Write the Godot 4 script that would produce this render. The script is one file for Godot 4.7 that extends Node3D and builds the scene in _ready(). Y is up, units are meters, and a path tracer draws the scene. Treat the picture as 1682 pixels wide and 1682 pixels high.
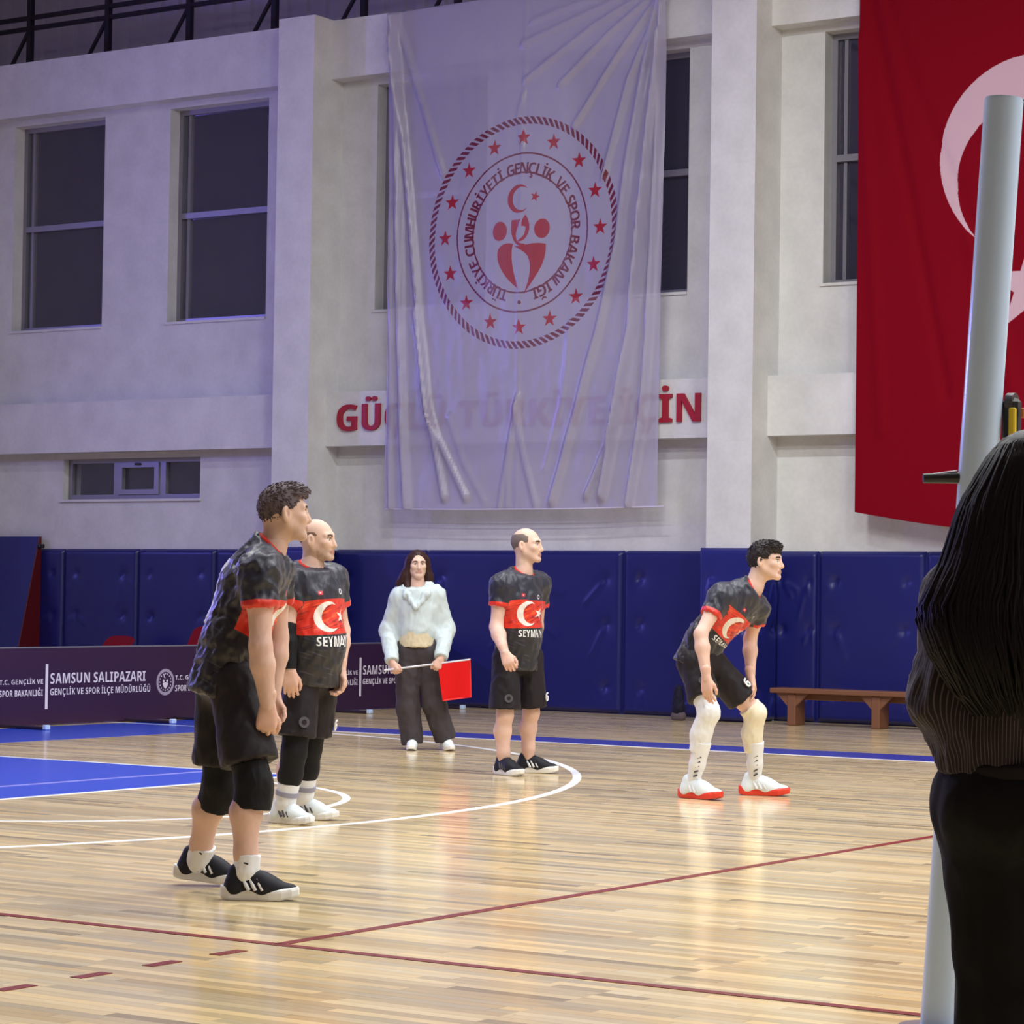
extends Node3D
# A sports hall during a volleyball match. Units are metres, y up. The camera stands at x = 0, z = 0; the long wall with the banner is the plane z = -24.13.

const WALL_Z := -24.13
const BAND_Z := -23.9
const COL_Z := -23.57
const BAYS := [-35.60, -29.88, -24.16, -18.44, -12.72, -7.00, -1.28, 4.44, 10.16]   # right faces of the columns
const COL_W := 0.52

var taken := {}
var noise := FastNoiseLite.new()
var bold := SystemFont.new()
var plain_font := SystemFont.new()
var M := {}


# ---------------------------------------------------------------- materials
func srgb(r: float, g: float, b: float) -> Color:
	return Color(r / 255.0, g / 255.0, b / 255.0)


func lin(r: float, g: float, b: float) -> Color:
	return srgb(r, g, b).srgb_to_linear()


func mat(c: Color, rough := 0.6, metal := 0.0, spec := 0.5) -> StandardMaterial3D:
	var m := StandardMaterial3D.new()
	m.albedo_color = c
	m.roughness = rough
	m.metallic = metal
	m.metallic_specular = spec
	return m


func cloth_mat(c: Color, rough := 0.8, sheen := 0.3) -> StandardMaterial3D:
	var m := mat(c, rough, 0.0, 0.35)
	m.rim_enabled = true
	m.rim = sheen
	m.rim_tint = 0.6
	return m


func painted(rough := 0.6, spec := 0.4) -> StandardMaterial3D:
	var m := mat(Color.WHITE, rough, 0.0, spec)
	m.vertex_color_use_as_albedo = true
	return m


func tex_of(w: int, h: int, f: Callable) -> ImageTexture:
	var im := Image.create(w, h, false, Image.FORMAT_RGB8)
	for y in h:
		for x in w:
			im.set_pixel(x, y, f.call(x, y))
	return ImageTexture.create_from_image(im)


# ---------------------------------------------------------------- nodes
func numbered(called: String) -> String:
	if not taken.has(called):
		taken[called] = 0
		return called
	taken[called] += 1
	return "%s_%03d" % [called, taken[called]]


func tag(o: Node3D, label: String, category: String, group := "") -> void:
	o.set_meta("label", label)
	o.set_meta("category", category)
	if group:
		o.set_meta("group", group)


func base(called: String, where: Vector3, label := "", category := "", group := "") -> Node3D:
	var o := Node3D.new()
	o.name = numbered(called)
	add_child(o)
	o.position = where
	if label:
		tag(o, label, category, group)
	return o


func put(called: String, mesh: Mesh, m: Material, parent: Node3D = null, where := Vector3.ZERO) -> MeshInstance3D:
	var o := MeshInstance3D.new()
	o.mesh = mesh
	o.material_override = m
	o.position = where
	if parent:
		o.name = called
		parent.add_child(o, true)
	else:
		o.name = numbered(called)
		add_child(o)
	return o


func struct(called: String, mesh: Mesh, m: Material, where := Vector3.ZERO) -> MeshInstance3D:
	var o := put(called, mesh, m, null, where)
	o.set_meta("kind", "structure")
	return o


# ---------------------------------------------------------------- plain shapes
func st_new() -> SurfaceTool:
	var st := SurfaceTool.new()
	st.begin(Mesh.PRIMITIVE_TRIANGLES)
	st.set_smooth_group(-1)
	return st


func quad(st: SurfaceTool, a: Vector3, b: Vector3, c: Vector3, d: Vector3) -> void:   # a b c d run clockwise seen from outside
	for p in [a, b, c, a, c, d]:
		st.add_vertex(p)


func box(st: SurfaceTool, lo: Vector3, hi: Vector3, xf := Transform3D()) -> void:
	var p := []
	for i in 8:
		p.append(xf * Vector3(hi.x if i & 1 else lo.x, hi.y if i & 2 else lo.y, hi.z if i & 4 else lo.z))
	quad(st, p[4], p[6], p[7], p[5])
	quad(st, p[1], p[3], p[2], p[0])
	quad(st, p[5], p[7], p[3], p[1])
	quad(st, p[0], p[2], p[6], p[4])
	quad(st, p[6], p[2], p[3], p[7])
	quad(st, p[0], p[4], p[5], p[1])


func bevel_box(size: Vector3, b := 0.01) -> ArrayMesh:   # centred, edges cut at 45 degrees
	var st := st_new()
	var h := size / 2.0
	var pts := {}
	for i in 8:
		var s := Vector3(1 if i & 1 else -1, 1 if i & 2 else -1, 1 if i & 4 else -1)
		for ax in 3:
			var v := s * (h - Vector3.ONE * b)
			v[ax] = s[ax] * h[ax]
			pts[Vector2i(i, ax)] = v
	var poly := func(list: Array):
		var c := Vector3.ZERO
		for p in list:
			c += p
		c /= list.size()
		var n: Vector3 = (list[1] - list[0]).cross(list[2] - list[0])
		if n.dot(c) > 0.0:
			list.reverse()
		for i in range(1, list.size() - 1):
			st.add_vertex(list[0]); st.add_vertex(list[i]); st.add_vertex(list[i + 1])
	for ax in 3:
		var u := (ax + 1) % 3
		var w := (ax + 2) % 3
		for s in 2:
			var idx := []
			for q in [[0, 0], [1, 0], [1, 1], [0, 1]]:
				idx.append((s << ax) | (q[0] << u) | (q[1] << w))
			poly.call([pts[Vector2i(idx[0], ax)], pts[Vector2i(idx[1], ax)], pts[Vector2i(idx[2], ax)], pts[Vector2i(idx[3], ax)]])
		for q in [[0, 0], [1, 0], [1, 1], [0, 1]]:
			var i0: int = (q[0] << u) | (q[1] << w)
			var i1: int = i0 | (1 << ax)
			poly.call([pts[Vector2i(i0, u)], pts[Vector2i(i1, u)], pts[Vector2i(i1, w)], pts[Vector2i(i0, w)]])
	for i in 8:
		poly.call([pts[Vector2i(i, 0)], pts[Vector2i(i, 1)], pts[Vector2i(i, 2)]])
	st.generate_normals()
	return st.commit()


func done(st: SurfaceTool) -> ArrayMesh:
	st.generate_normals()
	return st.commit()


func box_mesh(lo: Vector3, hi: Vector3) -> ArrayMesh:
	var st := st_new()
	box(st, lo, hi)
	return done(st)


func frame_of(d: Vector3) -> Basis:   # y along d
	var y := d.normalized()
	var x := y.cross(Vector3.FORWARD if absf(y.z) < 0.9 else Vector3.RIGHT).normalized()
	return Basis(x, y, x.cross(y))


func tube(pts: Array, radii: Array, sides := 10, caps := true) -> ArrayMesh:   # smooth tube along a line of points
	var v := PackedVector3Array()
	var n := PackedVector3Array()
	var ix := PackedInt32Array()
	for k in pts.size():
		var d: Vector3 = pts[mini(k + 1, pts.size() - 1)] - pts[maxi(k - 1, 0)]
		var b := frame_of(d)
		for s in sides:
			var a := TAU * s / sides
			var w := b.x * cos(a) + b.z * sin(a)
			v.append(pts[k] + w * radii[k])
			n.append(w)
	for k in pts.size() - 1:
		for s in sides:
			var a0 := k * sides + s
			var a1 := k * sides + (s + 1) % sides
			ix.append_array([a0, a1, a0 + sides, a1, a1 + sides, a0 + sides])
	if caps:
		for e in [0, pts.size() - 1]:
			var d: Vector3 = pts[1] - pts[0] if e else pts[0] - pts[1]
			if e:
				d = pts[e] - pts[e - 1]
			var c0 := v.size()
			for s in sides:
				v.append(v[e * sides + s])
				n.append(d.normalized())
			for s in range(1, sides - 1):
				if e:
					ix.append_array([c0, c0 + s, c0 + s + 1])
				else:
					ix.append_array([c0, c0 + s + 1, c0 + s])
	return arrays(v, n, ix)


func arrays(v: PackedVector3Array, n: PackedVector3Array, ix: PackedInt32Array, uv := PackedVector2Array(), col := PackedColorArray()) -> ArrayMesh:
	var a := []
	a.resize(Mesh.ARRAY_MAX)
	a[Mesh.ARRAY_VERTEX] = v
	a[Mesh.ARRAY_NORMAL] = n
	if ix.size():
		a[Mesh.ARRAY_INDEX] = ix
	if uv.size():
		a[Mesh.ARRAY_TEX_UV] = uv
	if col.size():
		a[Mesh.ARRAY_COLOR] = col
	var m := ArrayMesh.new()
	m.add_surface_from_arrays(Mesh.PRIMITIVE_TRIANGLES, a)
	return m


func sheet(nu: int, nv: int, f: Callable) -> ArrayMesh:   # grid of points f(u, v), uv 0..1
	var v := PackedVector3Array()
	var uv := PackedVector2Array()
	for j in nv + 1:
		for i in nu + 1:
			var t := Vector2(float(i) / nu, float(j) / nv)
			v.append(f.call(t.x, t.y))
			uv.append(t)
	var ix := PackedInt32Array()
	for j in nv:
		for i in nu:
			var a := j * (nu + 1) + i
			ix.append_array([a, a + 1, a + nu + 1, a + 1, a + nu + 2, a + nu + 1])
	return arrays(v, normals_of(v, ix), ix, uv)


func normals_of(v: PackedVector3Array, ix: PackedInt32Array) -> PackedVector3Array:
	var n := PackedVector3Array()
	n.resize(v.size())
	for t in range(0, ix.size(), 3):
		var a := ix[t]
		var b := ix[t + 1]
		var c := ix[t + 2]
		var w := (v[c] - v[a]).cross(v[b] - v[a])
		n[a] += w
		n[b] += w
		n[c] += w
	for i in n.size():
		n[i] = n[i].normalized()
	return n


func prism(poly: PackedVector2Array, y0: float, y1: float) -> ArrayMesh:   # floor outline (x, z) raised from y0 to y1
	var st := st_new()
	if not Geometry2D.is_polygon_clockwise(poly):
		poly.reverse()
	var tri := Geometry2D.triangulate_polygon(poly)
	for i in range(0, tri.size(), 3):
		var p := [poly[tri[i]], poly[tri[i + 1]], poly[tri[i + 2]]]
		var up: float = (p[1] - p[0]).cross(p[2] - p[0])
		if up < 0.0:
			p.reverse()
		for q in p:
			st.add_vertex(Vector3(q.x, y1, q.y))
		p.reverse()
		for q in p:
			st.add_vertex(Vector3(q.x, y0, q.y))
	for i in poly.size():
		var a := poly[i]
		var b := poly[(i + 1) % poly.size()]
		quad(st, Vector3(a.x, y0, a.y), Vector3(a.x, y1, a.y), Vector3(b.x, y1, b.y), Vector3(b.x, y0, b.y))
	return done(st)


# ---------------------------------------------------------------- drawing on images (flat print only)
func fill_poly(im: Image, pts: PackedVector2Array, c: Color) -> void:
	var lo := 1e9
	var hi := -1e9
	for p in pts:
		lo = minf(lo, p.y)
		hi = maxf(hi, p.y)
	var n := pts.size()
	for y in range(maxi(0, int(ceil(lo - 0.5))), mini(im.get_height() - 1, int(floor(hi - 0.5))) + 1):
		var yy := y + 0.5
		var xs := PackedFloat32Array()
		for i in n:
			var a := pts[i]
			var b := pts[(i + 1) % n]
			if (a.y <= yy) != (b.y <= yy):
				xs.append(a.x + (b.x - a.x) * (yy - a.y) / (b.y - a.y))
		xs.sort()
		for i in range(0, xs.size() - 1, 2):
			var x0 := maxi(0, int(round(xs[i])))
			var x1 := mini(im.get_width(), int(round(xs[i + 1])))
			if x1 > x0:
				im.fill_rect(Rect2i(x0, y, x1 - x0, 1), c)


func text_tris(s: String, font: Font) -> PackedVector2Array:   # triangles of a line of text, about 1 unit per 0.64 em, centred
	var t := TextMesh.new()
	t.text = s
	t.font = font
	t.font_size = 64
	t.pixel_size = 0.01
	t.depth = 0.0
	t.curve_step = 1.0
	var a := t.get_mesh_arrays()
	var v: PackedVector3Array = a[Mesh.ARRAY_VERTEX]
	var out := PackedVector2Array()
	if a[Mesh.ARRAY_INDEX] != null:
		for i in a[Mesh.ARRAY_INDEX]:
			out.append(Vector2(v[i].x, v[i].y))
	else:
		for p in v:
			out.append(Vector2(p.x, p.y))
	return out


func bounds2(t: PackedVector2Array) -> Rect2:
	var r := Rect2(t[0], Vector2.ZERO)
	for p in t:
		r = r.expand(p)
	return r


func draw_text(im: Image, s: String, font: Font, box_px: Rect2, c: Color) -> void:   # text stretched to fill the box
	var t := text_tris(s, font)
	var r := bounds2(t)
	for i in range(0, t.size(), 3):
		var p := PackedVector2Array()
		for k in 3:
			var q := (t[i + k] - r.position) / r.size
			p.append(Vector2(box_px.position.x + q.x * box_px.size.x, box_px.position.y + (1.0 - q.y) * box_px.size.y))
		fill_poly(im, p, c)


func ring_text(im: Image, s: String, font: Font, c0: Vector2, r0: float, h: float, from_deg: float, to_deg: float, c: Color) -> void:   # clockwise along a circle, 0 degrees is straight up
	var widths := []
	var total := 0.0
	for i in s.length():
		var w := 0.22
		if s[i] != " ":
			w = bounds2(text_tris(s[i], font)).size.x + 0.07
		widths.append(w)
		total += w
	var at := 0.0
	for i in s.length():
		var mid: float = (at + widths[i] / 2.0) / total
		at += widths[i]
		if s[i] == " ":
			continue
		var a := deg_to_rad(lerpf(from_deg, to_deg, mid))
		var t := text_tris(s[i], font)
		var r := bounds2(t)
		var k := h / 0.46
		for j in range(0, t.size(), 3):
			var p := PackedVector2Array()
			for q in 3:
				var l := t[j + q] - Vector2(r.get_center().x, 0.0)
				var rad := r0 + (l.y + 0.23 - 0.23) * k
				var tang := l.x * k
				p.append(c0 + Vector2(sin(a) * rad + cos(a) * tang, -cos(a) * rad + sin(a) * tang))
			fill_poly(im, p, c)


func star_pts(c0: Vector2, r: float, turn := 0.0, inner := 0.40) -> PackedVector2Array:
	var p := PackedVector2Array()
	for i in 10:
		var a := turn + TAU * i / 10.0
		var q := r if i % 2 == 0 else r * inner
		p.append(c0 + Vector2(sin(a), -cos(a)) * q)
	return p


func disc_pts(c0: Vector2, r: Vector2, n := 48) -> PackedVector2Array:
	var p := PackedVector2Array()
	for i in n:
		p.append(c0 + Vector2(cos(TAU * i / n), sin(TAU * i / n)) * r)
	return p


func ring(im: Image, c0: Vector2, r: float, w: float, c: Color, n := 120) -> void:
	for i in n:
		var a := TAU * i / n
		var b := TAU * (i + 1) / n
		fill_poly(im, PackedVector2Array([c0 + Vector2(cos(a), sin(a)) * (r - w / 2), c0 + Vector2(cos(a), sin(a)) * (r + w / 2), c0 + Vector2(cos(b), sin(b)) * (r + w / 2), c0 + Vector2(cos(b), sin(b)) * (r - w / 2)]), c)


func crescent_pts(c0: Vector2, ro: float, c1: Vector2, ri: float) -> PackedVector2Array:   # outer circle less the inner one, mouth towards c1
	var dir := (c1 - c0).normalized()
	var d := c0.distance_to(c1)
	var y := (ro * ro - ri * ri + d * d) / (2.0 * d)
	var x := sqrt(maxf(0.0, ro * ro - y * y))
	var side := Vector2(-dir.y, dir.x)
	var ao := atan2(x, y)
	var ai := atan2(x, y - d)
	var p := PackedVector2Array()
	for i in 49:
		var a := lerpf(ao, TAU - ao, i / 48.0)
		p.append(c0 + (dir * cos(a) + side * sin(a)) * ro)
	for i in 49:
		var a := lerpf(TAU - ai, ai, i / 48.0)
		p.append(c1 + (dir * cos(a) + side * sin(a)) * ri)
	return p


func curve_pts(c: Array, steps := 10) -> PackedVector2Array:   # closed outline of cubic pieces: [p0, c1, c2, p1, c3, c4, p2 ...]
	var p := PackedVector2Array()
	for i in range(0, c.size() - 3, 3):
		for k in steps:
			var a: Vector2 = c[i]
			p.append(a.bezier_interpolate(c[i + 1], c[i + 2], c[i + 3], float(k) / steps))
	return p


# ---------------------------------------------------------------- soft bodies: distance fields on a grid, meshed as surface nets
class Field:
	var o: Vector3
	var c: float
	var nx: int
	var ny: int
	var nz: int
	var d := PackedFloat32Array()

	func _init(lo: Vector3, hi: Vector3, cell: float) -> void:
		o = lo
		c = cell
		nx = int(ceil((hi.x - lo.x) / cell)) + 1
		ny = int(ceil((hi.y - lo.y) / cell)) + 1
		nz = int(ceil((hi.z - lo.z) / cell)) + 1
		d.resize(nx * ny * nz)
		d.fill(1.0)

	# a tapered capsule from a to b; sq is a direction whose length says how much thinner it is that way; flat: 1 cuts it off at a, 2 at b; cut: carve it out instead
	func cone(a: Vector3, b: Vector3, ra: float, rb: float, k := 0.03, sq := Vector3.ZERO, flat := 0, cut := false) -> void:
		var m := maxf(k, c * 2.5)
		var big := maxf(ra, rb)
		var lo := a.min(b) - Vector3.ONE * (big + m) - o
		var hi := a.max(b) + Vector3.ONE * (big + m) - o
		var i0 := maxi(0, int(lo.x / c))
		var i1 := mini(nx - 1, int(hi.x / c) + 1)
		var j0 := maxi(0, int(lo.y / c))
		var j1 := mini(ny - 1, int(hi.y / c) + 1)
		var k0 := maxi(0, int(lo.z / c))
		var k1 := mini(nz - 1, int(hi.z / c) + 1)
		var s := sq.length()
		var sn := sq.normalized() if s > 0.0 else Vector3.ZERO
		var ba := b - a
		var real := ba.normalized()
		var long := ba.length()
		if s > 0.0:
			ba += sn * (ba.dot(sn) * s)
		var inv := 1.0 / maxf(ba.length_squared(), 1e-9)
		var ik := 0.25 / k
		var dr := rb - ra
		for kk in range(k0, k1 + 1):
			for jj in range(j0, j1 + 1):
				var at := (kk * ny + jj) * nx + i0
				var p := o + Vector3(i0 * c, jj * c, kk * c) - a
				for ii in range(i0, i1 + 1):
					var q := p
					if s > 0.0:
						q += sn * (p.dot(sn) * s)
					var h := clampf(q.dot(ba) * inv, 0.0, 1.0)
					var dd := (q - ba * h).length() - ra - dr * h
					if flat:
						var t := p.dot(real)
						if flat & 1:
							dd = maxf(dd, -t)
						if flat & 2:
							dd = maxf(dd, t - long)
					var g := d[at]
					if cut:
						var e := k - absf(-dd - g)
						d[at] = maxf(g, -dd) + (e * e * ik if e > 0.0 else 0.0)
					else:
						var e := k - absf(dd - g)
						if e > 0.0:
							d[at] = minf(dd, g) - e * e * ik
						elif dd < g:
							d[at] = dd
					p.x += c
					at += 1

	func ball(p: Vector3, b: Basis, r: Vector3, k := 0.02, cut := false) -> void:   # ellipsoid with axes b and radii r
		var ext := Vector3.ZERO
		for ax in 3:
			ext += (b[ax] * r[ax]).abs()
		var m := maxf(k, c * 2.5)
		var lo := p - ext - Vector3.ONE * m - o
		var hi := p + ext + Vector3.ONE * m - o
		var inv := (b * Basis.from_scale(r)).inverse()
		var rm := minf(r.x, minf(r.y, r.z))
		var ik := 0.25 / k
		for kk in range(maxi(0, int(lo.z / c)), mini(nz - 1, int(hi.z / c) + 1) + 1):
			for jj in range(maxi(0, int(lo.y / c)), mini(ny - 1, int(hi.y / c) + 1) + 1):
				for ii in range(maxi(0, int(lo.x / c)), mini(nx - 1, int(hi.x / c) + 1) + 1):
					var at := (kk * ny + jj) * nx + ii
					var dd := ((inv * (o + Vector3(ii, jj, kk) * c - p)).length() - 1.0) * rm
					var g := d[at]
					if cut:
						var e := k - absf(-dd - g)
						d[at] = maxf(g, -dd) + (e * e * ik if e > 0.0 else 0.0)
					else:
						var e := k - absf(dd - g)
						if e > 0.0:
							d[at] = minf(dd, g) - e * e * ik
						elif dd < g:
							d[at] = dd

	func plane(p: Vector3, n: Vector3) -> void:   # take away what lies on the side n points to
		for kk in nz:
			for jj in ny:
				var at := (kk * ny + jj) * nx
				var t := (o + Vector3(0, jj * c, kk * c) - p).dot(n)
				var step := n.x * c
				for ii in nx:
					if d[at] < t:
						d[at] = t
					t += step
					at += 1

	func each(f: Callable) -> void:   # f(point, value) gives the new value, asked only near the surface and inside
		for kk in nz:
			for jj in ny:
				for ii in nx:
					var at := (kk * ny + jj) * nx + ii
					if d[at] < 0.03:
						d[at] = f.call(o + Vector3(ii, jj, kk) * c, d[at])

	func net() -> Array:   # [points, triangles]
		var v := PackedVector3Array()
		var ix := PackedInt32Array()
		var id := PackedInt32Array()
		id.resize(d.size())
		id.fill(-1)
		var sy := nx
		var sz := nx * ny
		var off := [0, 1, sy, sy + 1, sz, sz + 1, sz + sy, sz + sy + 1]
		var near := c * 6.0
		var cells := PackedInt32Array()
		for kk in nz - 1:
			for jj in ny - 1:
				var at := kk * sz + jj * sy
				for ii in nx - 1:
					if absf(d[at]) < near:
						var m := 0
						for q in 8:
							if d[at + off[q]] < 0.0:
								m |= 1 << q
						if m != 0 and m != 255:
							var sum := Vector3.ZERO
							var cnt := 0
							for q in 8:
								var da := d[at + off[q]]
								for ax in 3:
									if not q & (1 << ax):
										var db := d[at + off[q | (1 << ax)]]
										if (da < 0.0) != (db < 0.0):
											var t := da / (da - db)
											var p := Vector3(q & 1, (q >> 1) & 1, (q >> 2) & 1)
											p[ax] = t
											sum += p
											cnt += 1
							id[at] = v.size()
							cells.append(at)
							v.append(o + (Vector3(ii, jj, kk) + sum / cnt) * c)
					at += 1
		var st := [1, sy, sz]
		for at in cells:
			var ii := at % nx
			var jj := (at / nx) % ny
			var kk := at / sz
			var da := d[at]
			for ax in 3:
				var u: int = st[(ax + 1) % 3]
				var w: int = st[(ax + 2) % 3]
				if [ii, jj, kk][(ax + 1) % 3] == 0 or [ii, jj, kk][(ax + 2) % 3] == 0:
					continue
				var db := d[at + st[ax]]
				if (da < 0.0) == (db < 0.0):
					continue
				var a := id[at - u - w]
				var b := id[at - w]
				var e := id[at]
				var f := id[at - u]
				if a < 0 or b < 0 or e < 0 or f < 0:
					continue
				if da < 0.0:
					ix.append_array([a, e, b, a, f, e])
				else:
					ix.append_array([a, b, e, a, e, f])
		return [v, ix]


class Joined:   # joins several nets into one mesh with vertex colours
	var v := PackedVector3Array()
	var ix := PackedInt32Array()
	var col := PackedColorArray()

	func add(net: Array, paint: Callable) -> void:
		var first := v.size()
		v.append_array(net[0])
		for p in net[0]:
			col.append(paint.call(p))
		for i in net[1]:
			ix.append(first + i)


func skin_mesh(s: Joined) -> ArrayMesh:
	return arrays(s.v, normals_of(s.v, s.ix), s.ix, PackedVector2Array(), s.col)


func net_mesh(net: Array, wrinkle := 0.0, scale := Vector3(14, 6, 14)) -> ArrayMesh:
	var v: PackedVector3Array = net[0]
	if wrinkle > 0.0:
		var n := normals_of(v, net[1])
		for i in v.size():
			v[i] += n[i] * wrinkle * fold(v[i] * scale)
	return arrays(v, normals_of(v, net[1]), net[1])


func fold(p: Vector3) -> float:   # sharp-crested folds
	return 1.0 - 2.4 * absf(noise.get_noise_3dv(p * 8.0)) - 0.5


# a round sleeve of cloth along points
func hull(pts: Array, radii: Array, cell := 0.008, flat := true, k := 0.02) -> Array:
	var lo: Vector3 = pts[0]
	var hi: Vector3 = pts[0]
	var big := 0.0
	for i in pts.size():
		lo = lo.min(pts[i])
		hi = hi.max(pts[i])
		big = maxf(big, radii[i])
	var f := Field.new(lo - Vector3.ONE * (big + 0.03), hi + Vector3.ONE * (big + 0.03), cell)
	for i in pts.size() - 1:
		var cut := 0
		if flat and i == 0:
			cut |= 1
		if flat and i == pts.size() - 2:
			cut |= 2
		f.cone(pts[i], pts[i + 1], radii[i], radii[i + 1], k, Vector3.ZERO, cut)
	return f.net()


# ---------------------------------------------------------------- the scene
func _ready() -> void:
	var cam := Camera3D.new()
	cam.name = "camera"
	cam.transform = Transform3D(Basis(Vector3(0.8334747, 0.0144264, -0.5523693), Vector3(0.0051764, 0.9994114, 0.0339127), Vector3(0.5525334, -0.0311247, 0.8329094)), Vector3(0, 1.27, 0))
	cam.fov = 22.073
	cam.near = 0.1
	cam.far = 200.0
	add_child(cam)
	cam.current = true

	var env := Environment.new()
	env.background_mode = Environment.BG_COLOR
	env.background_color = srgb(9, 9, 15)
	env.tonemap_mode = Environment.TONE_MAPPER_LINEAR
	env.tonemap_exposure = 1.16
	env.sdfgi_enabled = true
	env.ssao_enabled = true
	env.ssil_enabled = true
	var we := WorldEnvironment.new()
	we.name = "environment"
	we.environment = env
	add_child(we)

	noise.seed = 7
	noise.frequency = 0.125
	noise.fractal_octaves = 3
	bold.font_names = PackedStringArray(["Droid Sans"])
	bold.font_weight = 700
	plain_font.font_names = PackedStringArray(["Droid Sans"])

	lamps()
	make_materials()
	hall_shell()
	windows()
	padding()
	court()
	roof()
	wall_sign()
	banner()
	flag()
	boards()
	bench()
	net_post()
	loose_things()
	people()


func lamps() -> void:
	# high-bay panels under the trusses over the court, and added violet lights to tint the far left end
	var glow := mat(Color.WHITE, 0.5)
	glow.emission_enabled = true
	glow.emission = srgb(250, 248, 255)
	glow.emission_energy_multiplier = 3.0
	var body := mat(srgb(120, 122, 128), 0.5, 0.6)
	var n := 0
	for z in [-9.0, -13.0, -17.0]:
		for x in [-11.5, -6.0, -0.5, 5.0]:
			var at := Vector3(x, 9.3, z)
			var o := base("high_bay_lamp", at, "white high bay lamp hanging under the roof trusses", "lamp", "high bay lamps over the court")
			put("housing", bevel_box(Vector3(1.3, 0.12, 0.5), 0.02), body, o, Vector3(0, 0.08, 0))
			put("diffuser", bevel_box(Vector3(1.2, 0.02, 0.42), 0.004), glow, o, Vector3(0, 0.012, 0))
			put("hanger", tube([Vector3(0, 0.14, 0), Vector3(0, 1.2, 0)], [0.015, 0.015], 6), body, o)
			var l := AreaLight3D.new()
			l.name = "lamp_light_%d" % n
			n += 1
			l.area_size = Vector2(1.2, 0.42)
			l.area_normalize_energy = true
			l.light_color = srgb(244, 247, 246)
			l.light_energy = 26.5
			l.area_range = 60.0
			l.shadow_enabled = true
			l.position = at + Vector3(0, -0.02, 0)
			l.rotation_degrees = Vector3(-90, 0, 0)
			add_child(l)
	var violet := mat(Color.WHITE, 0.5)
	violet.emission_enabled = true
	violet.emission = srgb(150, 120, 255)
	violet.emission_energy_multiplier = 2.0
	for p in [Vector3(-26.5, 5.0, -12.5), Vector3(-26.5, 5.0, -18.0)]:  # invented pair, put in to give the left wall its violet cast
		var o := base("added_wash_light", p, "added violet light that tints the left part of the hall", "lamp", "added violet lights")
		put("housing", bevel_box(Vector3(0.25, 0.5, 0.9), 0.03), body, o, Vector3(-0.15, 0, 0))
		put("lens_panel", bevel_box(Vector3(0.02, 0.42, 0.8), 0.005), violet, o, Vector3(-0.012, 0, 0))
		var l := AreaLight3D.new()
		l.name = "added_wash_source_%d" % n
		n += 1
		l.area_size = Vector2(0.8, 0.42)
		l.area_normalize_energy = true
		l.light_color = srgb(128, 122, 255)
		l.light_energy = 58.0
		l.area_range = 60.0
		l.shadow_enabled = true
		l.position = p + Vector3(0.03, 0, 0)
		l.rotation_degrees = Vector3(0, -90 - 20, 0)
		add_child(l)


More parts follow.
